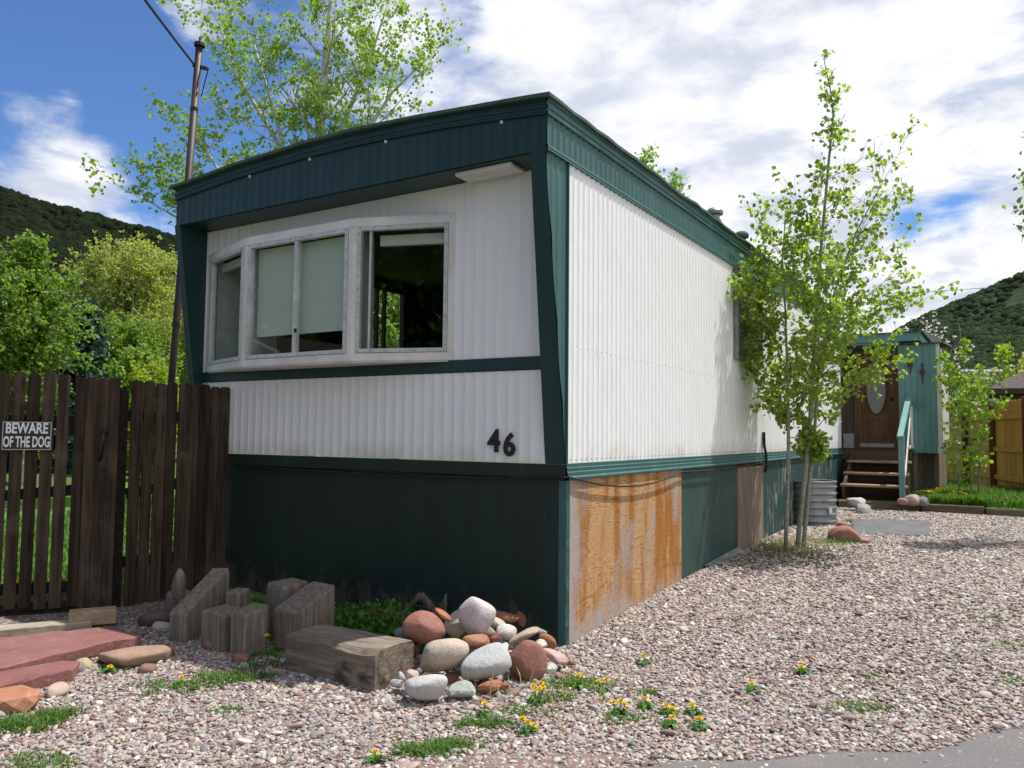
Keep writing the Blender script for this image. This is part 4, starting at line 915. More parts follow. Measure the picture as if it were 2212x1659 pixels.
for i in range(n):
    a0_, a1_ = 2*math.pi*i/n, 2*math.pi*(i+1)/n; m.tube([(.40+.165*math.cos(a0_), 10.942, 2.19+.475*math.sin(a0_)), (.40+.165*math.cos(a1_), 10.942, 2.19+.475*math.sin(a1_))], .014, 5)
m.build('pane_moulding', M['door'], door)
m = MB(); m.box(.12, .68, 10.940, 10.949, 1.135, 1.20); m.build('kick_plate', M['alu'], door)
m = MB(); m.tube([(.655, 10.95, 1.98), (.655, 10.91, 1.98)], .012, 8); m.lathe((.655, 10.90, 1.98), [(.001, -.028), (.022, -.018), (.028, 0), (.022, .018), (.001, .028)], 12); m.build('door_knob', M['iron'], door)
m = MB(); m.box(-.25, 1.19, 10.05, 10.09, 2.905, 3.035); m.box(1.15, 1.19, 10.09, 14, 2.905, 3.03); m.build('roof_fascia', M['teal'], porch)
m = MB(); m.hexa([(-.3, 10.02, 3.036), (1.24, 10.02, 3.036), (1.24, 14, 3.06), (-.3, 14, 3.06), (-.3, 10.02, 3.056), (1.24, 10.02, 3.056), (1.24, 14, 3.36), (-.3, 14, 3.36)]); m.build('roof', M['shingle'], porch)
m = MB(); m.box(-.25, .88, 10.09, 10.98, 2.87, 2.90); m.build('porch_ceiling', M['teal'], porch)
m = MB(); m.box(-.15, 1.05, 9.88, 10.94, 1.075, 1.112); m.bbox(-.12, 1.05, 9.86, 9.90, .93, 1.072, .004); m.build('deck', M['darkwood'], porch)
closet = empty('porch_closet', (1.15, 10.6, 1.05), 'teal tongue and groove closet with a white door ajar beside the steps', 'closet')
m = MB(); 
for i in range(6):
    x0 = .83+i*.0945; m.bbox(x0, x0+.0925, 10.29, 10.315, 1.055+.004*(i % 2), 2.86, .003)
m.build('front_boards', M['teal'], closet)
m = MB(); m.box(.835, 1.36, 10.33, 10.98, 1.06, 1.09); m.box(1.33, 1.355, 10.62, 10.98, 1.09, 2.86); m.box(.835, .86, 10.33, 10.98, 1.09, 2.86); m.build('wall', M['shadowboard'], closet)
m = MB(); m.hexa([(1.418, 10.30, 1.15), (1.475, 10.285, 1.15), (1.53, 10.92, 1.15), (1.47, 10.93, 1.15), (1.418, 10.30, 2.66), (1.475, 10.285, 2.66), (1.53, 10.92, 2.66), (1.47, 10.93, 2.66)]); m.build('door', M['casing'], closet)
m = MB(); m.box(1.395, 1.45, 10.30, 10.33, 1.06, 1.14); m.build('door_sill', M['casing'], closet)
m = MB(); m.box(1.385, 1.45, 10.30, 10.34, 2.67, 2.86); m.build('door_head', M['casing'], closet)
m = MB(); m.hexa([(.80, 10.24, 2.862), (1.52, 10.24, 2.862), (1.60, 11.0, 2.862), (.80, 11.0, 2.862), (.80, 10.24, 2.885), (1.50, 10.24, 2.885), (1.58, 11.0, 2.9), (.80, 11.0, 2.9)]); m.build('roof', M['shingle'], closet)
for q in ((1.02, 10.36), (1.30, 10.86)):
    m = MB(); m.bbox(q[0], q[0]+.07, q[1], q[1]+.07, .25, 1.06, .004); m.build('support_post', M['greyboard'], closet)
def ornament(x, zt, h, lb):
    m = MB(); m.tube([(x, 10.282, zt), (x, 10.278, zt-h)], .008, 6); m.lathe((x, 10.262, zt-h*.5), [(.045, -.02), (.040, .0), (.024, .045), (.010, .075), (.001, .08)], 10); m.tube([(x-.03, 10.28, zt-.05), (x+.03, 10.28, zt-.05)], .006, 5)
    return tag(m.build('iron_bell', M['iron'], loc=(x, 10.28, zt-h)), lb, 'bell', 'iron bells on the teal closet')
ornament(1.015, 2.665, .31, 'left and upper rusty iron bell on the teal closet boards'); ornament(1.192, 2.555, .34, 'right and lower rusty iron bell on the teal closet boards')
steps = empty('wooden_steps', (.55, 9.4, .3), 'open wooden steps with dark risers leading up to the porch door', 'steps')
for y, z in ((8.96, .575), (9.27, .752), (9.58, .932)):
    m = MB(); m.bbox(.11, 1.055, y-.02, y+.25, z-.038, z, .006); m.build('tread', M['stairwood'], steps)
m = MB()
for x in (.16, 1.0): m.hexa([(x-.02, 8.93, .30), (x+.02, 8.93, .30), (x+.02, 9.95, .30), (x-.02, 9.95, .30), (x-.02, 8.93, .535), (x+.02, 8.93, .535), (x+.02, 9.95, 1.07), (x-.02, 9.95, 1.07)])
m.box(.18, .98, 9.80, 9.83, .30, .92); m.build('stringer', M['darkwood'], steps)
m = MB(); m.bbox(.955, 1.035, 8.90, 8.99, .32, 1.33, .005); m.build('newel_post', M['teal'], steps)
m = MB(); m.obox((.985, 8.87, 1.315), (1.0, 10.20, 2.03), .085, .035); m.obox((1.03, 10.12, 1.83), (1.03, 10.26, 1.83), .03, .16); m.build('handrail', M['teal'], steps)
m = MB(); m.obox((1.03, 9.02, .72), (1.035, 10.02, 1.78), .02, .06); m.bbox(1.03, 1.06, 9.98, 10.03, 1.15, 1.80, .003); m.obox((1.045, 9.5, 1.16), (1.045, 10.2, 1.16), .02, .05); m.obox((1.045, 9.95, 1.80), (1.045, 10.2, 1.80), .02, .04); m.build('balustrade', M['casing'], steps)

# raised bed and edging
def gl(x, y): return .30+.01*math.sin(x*2.1+y)
m = MB(); V = []; F = []; xs = list(np.arange(-.1, 8.01, .3)); ys = list(np.arange(8.95, 24.1, .5))
for y in ys:
    for x in xs: V.append((x, y, gl(x, y)))
n = len(xs); F = [(j*n+i, j*n+i+1, (j+1)*n+i+1, (j+1)*n+i) for j in range(len(ys)-1) for i in range(n-1)]
tag(link_mesh('lawn', V, F, M['lawn'], smooth=True), kind='structure')
for (a, c, z0, z1, lb) in (((.10, 8.83), (1.22, 9.03), .15, .335, 'dark landscaping timber before the foot of the steps'), ((1.24, 9.02), (2.06, 9.02), .15, .325, 'middle landscaping timber in front of the dandelion grass'), ((2.08, 9.0), (4.6, 8.9), .13, .305, 'right landscaping timber running out of frame'), ((1.9, 9.55), (4.2, 9.6), .26, .40, 'upper landscaping timber set back in the grass')):
    m = MB(); m.obox((a[0], a[1], (z0+z1)/2), (c[0], c[1], (z0+z1)/2), .12, z1-z0, bv=.012); jag(m, .004, int(a[0]*10)); tag(m.build('landscape_timber', M['edging'], loc=((a[0]+c[0])/2, (a[1]+c[1])/2, z0)), lb, 'timber', 'timbers edging the raised grass bed')
m = MB(); m.box(.14, 1.0, 8.60, 8.82, .2, .0) if False else m.bbox(.12, 1.0, 8.89, 9.3, .29, .318, .004); tag(m.build('paving_slab', M['mat'], loc=(.5, 9.1, .29)), 'flat grey paving slab at the foot of the steps', 'slab')

# galvanized tank
tank = empty('stock_tank', (.17, 6.50, .17), 'galvanized ribbed metal stock tank beside the skirting behind the aspens', 'tank')
prof = [(.001, 0), (.300, 0)]; zz = 0.0
for i in range(6):
    zb = .03+i*.088; prof += [(.300, zb), (.300, zb+.028), (.314, zb+.044), (.316, zb+.054), (.302, zb+.072)]
prof += [(.302, .565), (.314, .575), (.318, .585), (.312, .594), (.300, .590), (.292, .57), (.290, .45)]
m = MB(); m.lathe((.17, 6.50, .15), prof, 40); m.build('tank_wall', M['galv'], tank, smooth=False)
m = MB(); n = 30; V = [(.17+.291*math.cos(2*math.pi*i/n), 6.50+.291*math.sin(2*math.pi*i/n), .62) for i in range(n)]; m.add(V, [tuple(range(n))]); m.build('soil', M['soil'], tank)
m = MB(); 
for k_ in range(3):
    aa = R(-38+k_*3.4); 
    q0 = (.17+.3165*math.cos(aa), 6.50+.3165*math.sin(aa)); q1 = (.17+.3165*math.cos(aa+R(3.3)), 6.50+.3165*math.sin(aa+R(3.3)))
    m.add([(q0[0], q0[1], .34), (q1[0], q1[1], .34), (q1[0], q1[1], .41), (q0[0], q0[1], .41)], [(0, 1, 2, 3)])
m.build('label_sticker', M['casing'], tank)
slab([(.80, 5.70), (1.585, 5.92), (1.47, 7.42), (.55, 7.06)], gh(1, 6.4)-.005, gh(1, 6.4)+.030, M['mat'], 'grey_mat', 'thin grey board lying flat on the gravel near the tank', 'board', (1, 1, 1), 3, .022)
blob('red_boulder', (.815, 5.0, .20), (.17, .12, .135), flat_axes(R(10)), (.36, .18, .145), 'red boulder on the gravel between aspens and grey board', 'rock', 61, 4, .09, -.15, 2.5)
for i, (x, y, z, r, c, lb) in enumerate(((1.02, 5.0, .18, .05, (.45, .24, .18), 'flat red chip at the right of the red boulder'), (.60, 6.25, .20, .07, (.38, .18, .13), 'small red rock at the foot of the ribbed tank'), (.56, 8.1, .26, .13, (.34, .34, .33), 'grey rock leaning by the steps behind the tank'), (.42, 8.4, .34, .12, (.55, .53, .50), 'pale rock stacked against the left of the steps'),
    (1.02, 8.75, .36, .07, (.42, .24, .20), 'small red rock at the newel post foot'), (1.14, 8.82, .38, .11, (.45, .34, .29), 'tan rock beside the newel post'), (1.27, 8.85, .37, .10, (.25, .25, .26), 'dark grey rock right of the newel post'))):
    blob('garden_rock', (x, y, z), (r*1.2, r, r*.75), flat_axes(i*.9), c, lb, 'rock', 80+i, 3, .12, .05, 2.4, 'rocks along the steps and tank', angular=i in (2, 3, 6))

# right hand cedar fence
cf = empty('board_fence', (2.3, 13.5, .3), 'tall yellow cedar board fence with dark posts on the right', 'fence')
fa, fc = Vector((.85, 18.2, 0)), Vector((3.55, 9.6, 0)); d = (fc-fa).normalized(); nn = Vector((-d.y, d.x, 0)); nn = nn if nn.dot(CAM.xy.to_3d()-fa) > 0 else -nn
m = MB(); L = (fc-fa).length; s = 0
while s < L-.16:
    q = fa+d*(s+.075)-nn*.03; picket(m, q, d, nn, .15, .25, 2.03+.12*0+rg.uniform(-.006, .006), .02); s += .154
m.build('board', M['cedar'], cf)['kind'] = 'stuff'
for i in range(5):
    q = fa+d*(L*(i+.35)/5)+nn*.02; m = MB(); m.bbox(q.x-.05, q.x+.05, q.y-.05, q.y+.05, .2, 2.06, .006); m.build('post', M['cedarpost'], cf)
for zz in (.55, 1.10, 1.72):
    m = MB(); m.obox(fa-nn*.005+Vector((0, 0, zz)), fc-nn*.005+Vector((0, 0, zz)), .045, .085); m.build('rail', M['cedar'], cf)
# neighbour's house and the garden centre far behind
nh = empty('neighbour_house', (5.2, 27.5, 0), 'low house with a brown shingle roof behind the cedar fence', 'house')
M['brownroof'] = plain('brown_roof', (.085, .068, .060), (.12, .10, .09), .9, 12, .1); M['brownwall'] = plain('brown_wall', (.10, .07, .055), None, .8)
m = MB(); m.hexa([(1.75, 25.0, 2.86), (9, 25.6, 2.86), (9, 33, 2.86), (1.4, 32, 2.86), (4.2, 28.2, 4.3), (7.5, 28.4, 4.3), (7.5, 29.4, 4.3), (4.2, 29.2, 4.3)]); m.build('roof', M['brownroof'], nh)
m = MB(); m.obox((1.75, 24.98, 2.80), (9, 25.58, 2.80), .05, .18); m.obox((1.72, 25.0, 2.80), (1.37, 32, 2.80), .05, .18); m.build('roof_fascia', M['darkwood'], nh)
m = MB(); m.box(2.15, 8.5, 25.9, 31.5, .2, 2.72); m.build('wall', M['brownwall'], nh)
m = MB(); m.box(2.35, 2.5, 25.85, 25.90, 2.1, 2.65); m.build('window', M['casing'], nh)
gc = empty('garden_centre', (3, 56, 0), 'pale commercial building with teal GardenCenter lettering far behind the house', 'shop')
M['gcwall'] = plain('pale_metal_wall', (.42, .44, .42), (.36, .38, .36), .7, 3)
m = MB(); m.hexa([(-.5, 54.5, 0), (9, 58.6, 0), (9, 70, 0), (-.5, 66, 0), (-.5, 54.5, 5.5), (9, 58.6, 5.5), (9, 70, 5.5), (-.5, 66, 5.5)]); m.build('wall', M['gcwall'], gc)
m = MB(); m.hexa([(-.7, 54.2, 5.51), (9.2, 58.4, 5.51), (9, 70, 5.51), (-.7, 66, 5.51), (-.7, 54.2, 5.62), (9.2, 58.4, 5.62), (9, 70, 6.6), (-.7, 66, 6.6)]); m.build('roof', M['galv'], gc)
text_mesh('lettering', 'GardenCenter', .92, (.10, 54.70, 4.72), (9.5, 4.1, 0), (0, 0, 1), M['teal'], gc, .03, .015, .88)

# ------------------------------------------------------------------ vegetation
def leaves(rng, P, size, fold=.25, jitter=.3, upb=.0):
    """arrays of folded six-cornered leaves at points P"""
    P = np.asarray(P); n = len(P)
    A = rng.normal(size=(n, 3)); A[:, 2] -= .3; A /= np.linalg.norm(A, axis=1)[:, None]
    B = rng.normal(size=(n, 3)); B[:, 2] += upb; N = np.cross(A, B); N /= np.linalg.norm(N, axis=1)[:, None]; S = np.cross(N, A)
    s = (size*(1+jitter*rng.uniform(-1, 1, n)))[:, None]
    pts = [(0, 0, 0), (-.42, .22, 1), (-.40, .68, 1), (0, 1, 0), (.40, .68, 1), (.42, .22, 1)]
    V = np.stack([P+A*s*v+S*s*u+N*s*(fold*abs(u)*w) for u, v, w in pts], axis=1).reshape(-1, 3)
    b0 = (np.arange(n)*6)[:, None]; F = np.concatenate([b0+np.array([[0, 3, 2, 1]]), b0+np.array([[0, 5, 4, 3]])], axis=0)
    return V, F
def curve_pts(p, d, L, n, lift, rng, wob=.06):
    P = [Vector(p)]; d = Vector(d).normalized()
    for i in range(n):
        d = (d+Vector((rng.normal()*wob, rng.normal()*wob, lift+rng.normal()*wob*.5))).normalized(); P.append(P[-1]+d*(L/n))
    return P
def tree(name, label, cat, stems, profile, n_br, leaf_n, leaf_size, bark, leaf, seed, el=(25, 60), lift=.10, group=None, sec=5, sides=5, br_r=.35, start=.2, cluster=3, spread=.06, secL=.42, droop=0.0, minr=.003, tipleaf=1.0, bias=None, thin=0.0, wall=None):
    rng = np.random.default_rng(seed); m = MB(); nodes = []
    base = Vector(stems[0][0][0]); root = empty(name, tuple(base), label, cat, group)
    zmin = min(s[0][0][2] for s in stems); zmax = max(s[0][-1][2] for s in stems)
    for st, rA, rB in stems:
        P = [Vector(p) for p in st]; dense = []
        for i in range(len(P)-1):
            for t in np.linspace(0, 1, 5)[:-1]: dense.append(P[i].lerp(P[i+1], float(t)))
        dense.append(P[-1]); nd = len(dense)
        m.tube(dense, [rA*(1-i/(nd-1))**.8+rB for i in range(nd)], 8)
        nb = max(3, int(n_br*len(dense)/sum(4*(len(s[0])-1)+1 for s in stems)))
        for k_ in range(nb):
            t = start+(1-start)*(k_+rng.uniform(0, 1))/nb; i = min(int(t*(nd-1)), nd-2); p = dense[i].lerp(dense[i+1], t*(nd-1)-i)
            hfrac = (p.z-zmin)/(zmax-zmin); L = profile(hfrac)*rng.uniform(.65, 1.1)
            if L < .08: continue
            az = k_*2.4+rng.uniform(-.5, .5)
            if bias is not None and rng.uniform() < bias[1]: az = bias[0]+rng.normal()*.8
            e = R(rng.uniform(*el)); d = Vector((math.cos(az)*math.cos(e), math.sin(az)*math.cos(e), math.sin(e)))
            r = max(minr, (rA*(1-i/(nd-1))**.8+rB)*br_r); B = curve_pts(p, d, L, 7, lift-droop, rng)
            m.tube(B, [max(minr*.6, r*(1-q/7.5)) for q in range(8)], sides, False)
            nodes += [(B[q], .7) for q in range(2, 7)]+[(B[7], 1.6)]
            for s_ in range(sec):
                q = rng.uniform(1.2, 6.8); i2 = int(q); p2 = B[i2].lerp(B[i2+1], q-i2); dd = (B[i2+1]-B[i2]).normalized(); dd = (dd+Vector(rng.normal(size=3))*.75+Vector((0, 0, .15-droop))).normalized()
                l2 = L*secL*rng.uniform(.5, 1.1); C2 = curve_pts(p2, dd, l2, 4, lift*.6-droop, rng, .1)
                m.tube(C2, [max(minr*.5, r*.45*(1-qq/4.6)) for qq in range(5)], max(3, sides-1), False)
                nodes += [(C2[1], .8), (C2[2], 1.0), (C2[3], 1.1), (C2[4], 1.5)]
        nodes.append((P[-1], 2.0))
    fold_ = (lambda v: (wall+(wall-v[0])*.45, v[1]-(wall-v[0])*.35, v[2]) if wall is not None and v[0] < wall else v)   # twigs bend away from a wall
    m.V = [fold_(tuple(v)) for v in m.V]
    m.build('trunk', bark, root, smooth=True)
    pos = np.array([fold_(tuple(q[0])) for q in nodes]); w = np.array([q[1] for q in nodes])*np.exp(-thin*np.clip((pos[:, 2]-zmin)/(zmax-zmin)-.5, 0, 1)*2); w = w/w.sum()
    nc = max(1, leaf_n//cluster); idx = rng.choice(len(pos), nc, p=w); cen = pos[idx]+rng.normal(0, spread*.8, (nc, 3))
    P = np.repeat(cen, cluster, axis=0)+rng.normal(0, leaf_size*.55, (nc*cluster, 3))
    V, F = leaves(rng, P, leaf_size); link_mesh('crown', V, F, leaf, root); return root
def lin(*kp): 
    xs_, ys_ = zip(*kp); return lambda h: float(np.interp(h, xs_, ys_))

# the three-stemmed young aspen beside the home
hero = tree('aspen_tree', 'young three-stemmed aspen with bright green round leaves beside the white wall', 'tree',
    [([(.484, 4.20, .15), (.587, 4.2, 1.04), (.641, 4.2, 1.62), (.698, 4.2, 2.49), (.769, 4.2, 3.36), (.849, 4.2, 4.18), (.901, 4.2, 4.67), (.882, 4.2, 4.92), (.814, 4.2, 5.31)], .022, .003),
     ([(.386, 4.12, .15), (.424, 4.12, 1.04), (.429, 4.12, 1.52), (.421, 4.12, 2.10), (.413, 4.12, 2.59), (.386, 4.12, 3.19), (.42, 4.16, 3.75)], .019, .003),
     ([(.528, 4.28, .15), (.607, 4.28, .94), (.647, 4.28, 1.23), (.704, 4.28, 2.0), (.861, 4.28, 2.78), (1.095, 4.28, 3.43), (1.38, 4.26, 3.95)], .020, .003)],
    lin((0, 0), (.20, .15), (.27, .85), (.37, 1.05), (.50, 1.02), (.62, .78), (.74, .46), (.84, .20), (1, .10)), 118, 9800, .045, M['bark_aspen'], M['leaf_hero'], 7, (0, 48), .07, sec=7, sides=5, start=.245, cluster=3, spread=.04, thin=3.2, wall=.10, br_r=.34, minr=.0025)
# big aspen rising behind the roof
tree('aspen_tree', 'large pale-barked aspen with sparse yellow green leaves behind the roof', 'tree',
    [([(-7.9, 5.5, .1), (-7.85, 5.42, 3.0), (-7.81, 5.40, 5.65), (-7.80, 5.35, 6.62), (-7.70, 5.35, 7.7), (-7.60, 5.33, 8.7), (-7.4, 5.3, 10.6)], .12, .01),
     ([(-7.83, 5.42, 4.6), (-7.4, 5.6, 5.8), (-7.1, 5.8, 6.6), (-6.7, 6.0, 7.3), (-6.2, 6.3, 7.9)], .05, .008), ([(-7.84, 5.42, 4.2), (-8.2, 5.2, 5.5), (-8.5, 5.0, 6.8), (-8.9, 4.8, 8.2)], .055, .008), ([(-7.84, 5.42, 3.2), (-8.8, 4.8, 4.3), (-9.5, 4.3, 5.0), (-10.0, 4.0, 5.6)], .05, .008), ([(-7.84, 5.42, 4.0), (-8.9, 4.9, 5.2), (-9.3, 4.5, 5.8), (-9.6, 4.3, 6.4)], .045, .008), ([(-7.84, 5.42, 3.4), (-9.0, 4.7, 4.4), (-9.7, 4.2, 4.9), (-10.3, 3.8, 5.3)], .04, .008), ([(-7.84, 5.42, 5.0), (-8.6, 5.0, 6.6), (-9.1, 4.6, 7.6), (-9.4, 4.4, 8.6)], .04, .008), ([(-7.8, 5.4, 5.2), (-7.9, 5.8, 6.5), (-7.5, 6.2, 8.0), (-7.1, 6.3, 9.2)], .05, .008)],
    lin((0, 0), (.28, 0), (.34, .8), (.5, 1.05), (.6, 1.35), (.75, 1.35), (.9, 1.1), (1, .7)), 150, 15500, .060, M['bark_white'], M['leaf_back'], 12, (10, 50), .07, sec=6, start=.12, cluster=3, spread=.08, minr=.006, br_r=.42)
# treetop beyond the ridge of the roof
tree('aspen_tree', 'small treetop with pale leaves just showing over the right roof edge', 'tree', [([(-5.9, 15.8, .2), (-5.9, 15.8, 5), (-5.95, 15.8, 7.6), (-5.95, 15.8, 9.1)], .08, .008), ([(-5.9, 15.8, 5.2), (-5.4, 16.0, 7.0), (-5.05, 16.1, 8.1)], .06, .008)], lin((0, 0), (.4, .5), (.6, 1.3), (.8, .7), (1, .25)), 40, 1500, .085, M['bark_white'], M['leaf_back'], 13, (25, 60), .08, cluster=3, spread=.12, minr=.008)
def std_tree(name, label, x, y, h, r, n, ls, leaf, bark, seed, base=.25, tr=.12, **kw):
    rr = random.Random(seed); st = [[(x, y, 0), (x+rr.uniform(-.1, .1), y, h*.35), (x+rr.uniform(-.25, .25), y, h*.7), (x+rr.uniform(-.2, .2), y, h)], tr, .012]
    stems = [tuple(st)]
    for k_ in range(kw.pop('forks', 3)):
        a = rr.uniform(0, 6.28); q = h*rr.uniform(.15, .3); stems.append(([(x, y, q), (x+math.cos(a)*r*.3, y+math.sin(a)*r*.3, q+h*.25), (x+math.cos(a)*r*.5, y+math.sin(a)*r*.5, h*rr.uniform(.75, .92))], tr*.55, .01))
    return tree(name, label, kw.pop('cat', 'tree'), stems, lin((0, 0), (base*.8, 0), (base, r*.75), (.5, r), (.75, r*.75), (.92, r*.35), (1, r*.12)), kw.pop('nb', 90), n, ls, bark, leaf, seed, kw.pop('el', (10, 55)), start=base*.8, minr=kw.pop('minr', .008), **kw)
std_tree('cottonwood_tree', 'leafy bright green cottonwood with pale trunk rising above the gate', -15.2, 4.3, 5.25, 1.15, 19000, .072, M['leaf_cotton'], M['bark_white'], 31, .12, .07, spread=.12, cluster=4, nb=110)
std_tree('cottonwood_tree', 'lower bright green sapling at the left frame edge above the gate', -14.2, 2.0, 3.9, 1.2, 13000, .072, M['leaf_cotton'], M['bark_white'], 32, .10, .06, spread=.12, cluster=4, nb=80)
std_tree('willow_tree', 'pale yellow green willow with fine foliage behind the mast', -25.2, 13.0, 7.9, 2.5, 42000, .095, M['leaf_willow'], M['bark_white'], 33, .08, .12, spread=.25, cluster=6, nb=150, lift=.12, el=(25, 70))
std_tree('willow_tree', 'second pale willow, left of and lower than the one behind the mast', -28.5, 9.6, 5.6, 2.2, 26000, .10, M['leaf_willow'], M['bark_white'], 34, .08, .12, spread=.25, cluster=6, nb=110, lift=.12, el=(25, 70))
std_tree('willow_tree', 'olive willow growing close behind the left wing of the home', -21.0, 13.6, 6.6, 2.0, 22000, .09, M['leaf_willow'], M['bark_white'], 35, .08, .10, spread=.22, cluster=6, nb=100, lift=.12)
std_tree('alder_tree', 'mid green bushy tree filling the gap below the willows', -22.0, 10.6, 4.4, 2.0, 24000, .09, M['leaf_cotton'], M['bark_dark'], 36, .05, .08, spread=.22, cluster=5, nb=100)
std_tree('alder_tree', 'dark green tree behind the cottonwood at the left', -24.5, 5.6, 4.6, 2.3, 15000, .13, M['leaf_dark'], M['bark_dark'], 37, .05, .08, spread=.22, cluster=5, nb=100)
std_tree('alder_tree', 'dark green tree far left behind the sapling', -21.5, .8, 4.8, 2.3, 13000, .13, M['leaf_dark'], M['bark_dark'], 38, .05, .08, spread=.22, cluster=5, nb=90)
std_tree('garden_bush', 'small yellow green bush just above the fence beside the mast', -13.9, 6.5, 2.75, .85, 6000, .075, M['leaf_bush'], M['bark_dark'], 39, .03, .03, spread=.08, cluster=4, nb=60, cat='bush')
std_tree('garden_bush', 'mid green bush behind the fence left of the mast', -16.2, 7.4, 3.2, 1.2, 7000, .09, M['leaf_cotton'], M['bark_dark'], 40, .03, .03, spread=.1, cluster=4, nb=60, cat='bush')
def spruce(x, y, h, r, seed, label):
    rng = np.random.default_rng(seed); root = empty('spruce_tree', (x, y, 0), label, 'tree'); m = MB(); m.tube([(x, y, 0), (x, y, h*.5), (x, y, h)], [.12, .07, .01], 8); P = []
    for lv in range(26):
        z = h*(.06+.92*lv/26); L = r*(1-lv/26)**.85+.08
        for k_ in range(9):
            a = rng.uniform(0, 6.28); d = Vector((math.cos(a), math.sin(a), -.18)); B = curve_pts((x, y, z), d, L*rng.uniform(.75, 1.1), 5, .05, rng, .05); m.tube(B, [.014*(1-q/6) for q in range(6)], 4, False)
            for q in range(1, 6):
                for _ in range(7): P.append(np.array(B[q])+rng.normal(0, .07, 3)*np.array((1, 1, .8))+np.array((0, 0, -.04)))
    m.build('trunk', M['bark_dark'], root); V, F = leaves(rng, np.array(P), .16, .3); V2 = V; link_mesh('crown', V2, F, M['needle'], root)
spruce(-18.6, 7.5, 4.9, 1.25, 51, 'dark blue-green spruce between the cottonwood and willows')
spruce(-20.4, 6.4, 3.9, 1.2, 52, 'lower dark spruce partly hidden by the cottonwood')
# right side growth
tree('aspen_tree', 'slender young aspen sapling in the grass bed beside the cedar fence', 'tree', [([(1.86, 10.15, .28), (1.87, 10.1, 1.2), (1.85, 10.05, 1.9), (1.76, 9.93, 3.12)], .016, .002), ([(1.95, 10.25, .28), (2.0, 10.2, 1.3), (2.15, 10.2, 2.1), (2.43, 10.3, 2.72)], .013, .002), ([(1.70, 10.1, .28), (1.68, 10.0, 1.1), (1.62, 9.95, 2.0), (1.60, 9.9, 2.45)], .012, .002)],
    lin((0, .12), (.15, .22), (.4, .40), (.6, .36), (.8, .20), (1, .07)), 40, 1500, .058, M['bark_aspen'], M['leaf_back'], 14, (15, 55), .08, cluster=3, spread=.05, start=.12, minr=.003)
tree('aspen_tree', 'leafy branch tips of a tree at the right frame edge', 'tree', [([(3.1, 6.7, .15), (3.05, 6.65, 1.6), (2.95, 6.55, 3.0), (2.85, 6.5, 4.0), (2.8, 6.5, 4.9)], .05, .004)], lin((0, 0), (.32, 0), (.42, .40), (.65, .55), (.8, .50), (.92, .3), (1, .1)), 52, 2400, .048, M['bark_aspen'], M['leaf_hero'], 15, (5, 50), .06, cluster=3, spread=.04, start=.38, minr=.003)
std_tree('blossom_tree', 'half bare tree with a few white blossoms behind the teal closet', 1.05, 15.3, 3.9, 1.35, 700, .05, M['blossom'], M['bark_dark'], 16, .3, .06, spread=.08, cluster=4, nb=70, minr=.006)
std_tree('garden_bush', 'green shrub behind the closet and left of the sapling', 1.35, 19.5, 2.9, .9, 4500, .085, M['leaf_cotton'], M['bark_dark'], 17, .05, .03, spread=.1, cluster=4, nb=50, cat='bush')
std_tree('garden_bush', 'rounded pale green bush at the foot of the right hill', 4.2, 44.0, 5.2, 2.2, 6500, .16, M['leaf_willow'], M['bark_dark'], 18, .05, .06, spread=.25, cluster=5, nb=60, cat='bush')
std_tree('alder_tree', 'broad green tree beyond the garden centre roof', 11.0, 78.0, 8.0, 4.0, 9000, .3, M['leaf_cotton'], M['bark_dark'], 19, .05, .1, spread=.4, cluster=5, nb=70)
std_tree('alder_tree', 'dark green tree beyond the porch roof', -3.5, 46.0, 5.6, 3.0, 8000, .2, M['leaf_dark'], M['bark_dark'], 20, .05, .1, spread=.3, cluster=5, nb=70)
# across the road, behind the photographer (seen only in the window glass)
for i, (x, y, h, r, lb) in enumerate(((-7.5, -17, 9, 3.6, 'tall dark tree across the road, reflected in the bow window'), (-2.0, -19, 10, 3.8, 'broad dark tree across the road, behind the viewpoint'), (4.5, -17.5, 9, 3.6, 'dark tree across the road, right of the broad one'), (-22.0, -19.5, 10, 4.2, 'dark tall tree across the road, behind the brown house'))):
    std_tree('alder_tree', lb, x, y, h, r, 9000, .26, M['leaf_dark'], M['bark_dark'], 60+i, .06, .16, spread=.4, cluster=5, nb=80)

std_tree('cottonwood_tree', 'bright tree behind the home, seen through the bow window', -10.5, 10.6, 5.6, 2.0, 9000, .11, M['leaf_cotton'], M['bark_white'], 70, .12, .08, spread=.15, cluster=4, nb=80)
std_tree('alder_tree', 'unseen dense tree added beyond the left end of the picket fence', -17.5, -1.8, 6.5, 2.6, 9000, .2, M['leaf_dark'], M['bark_dark'], 71, .05, .1, spread=.3, cluster=5, nb=80)  # out-of-view tree, added to darken the left pane's reflection
bh = empty('brown_house', (-17.5, -15, -.05), 'brown gabled house across the road with white roof edges, mirrored in the middle pane', 'house')
m = MB(); m.box(-21, -14, -19, -12.5, -.1, 2.7); m.prism([(-21, -12.5), (-14, -12.5), (-14, -12.45), (-21, -12.45)], 2.7, 2.705); m.build('wall', M['brownwall'], bh)
m = MB(); m.hexa([(-21.5, -12.1, 2.65), (-17.5, -12.1, 4.25), (-17.5, -19.5, 4.25), (-21.5, -19.5, 2.65), (-21.5, -12.1, 2.77), (-17.5, -12.1, 4.37), (-17.5, -19.5, 4.37), (-21.5, -19.5, 2.77)]); m.hexa([(-17.49, -12.1, 4.25), (-13.5, -12.1, 2.65), (-13.5, -19.5, 2.65), (-17.49, -19.5, 4.25), (-17.49, -12.1, 4.37), (-13.5, -12.1, 2.77), (-13.5, -19.5, 2.77), (-17.49, -19.5, 4.37)]); m.build('roof', M['brownroof'], bh)
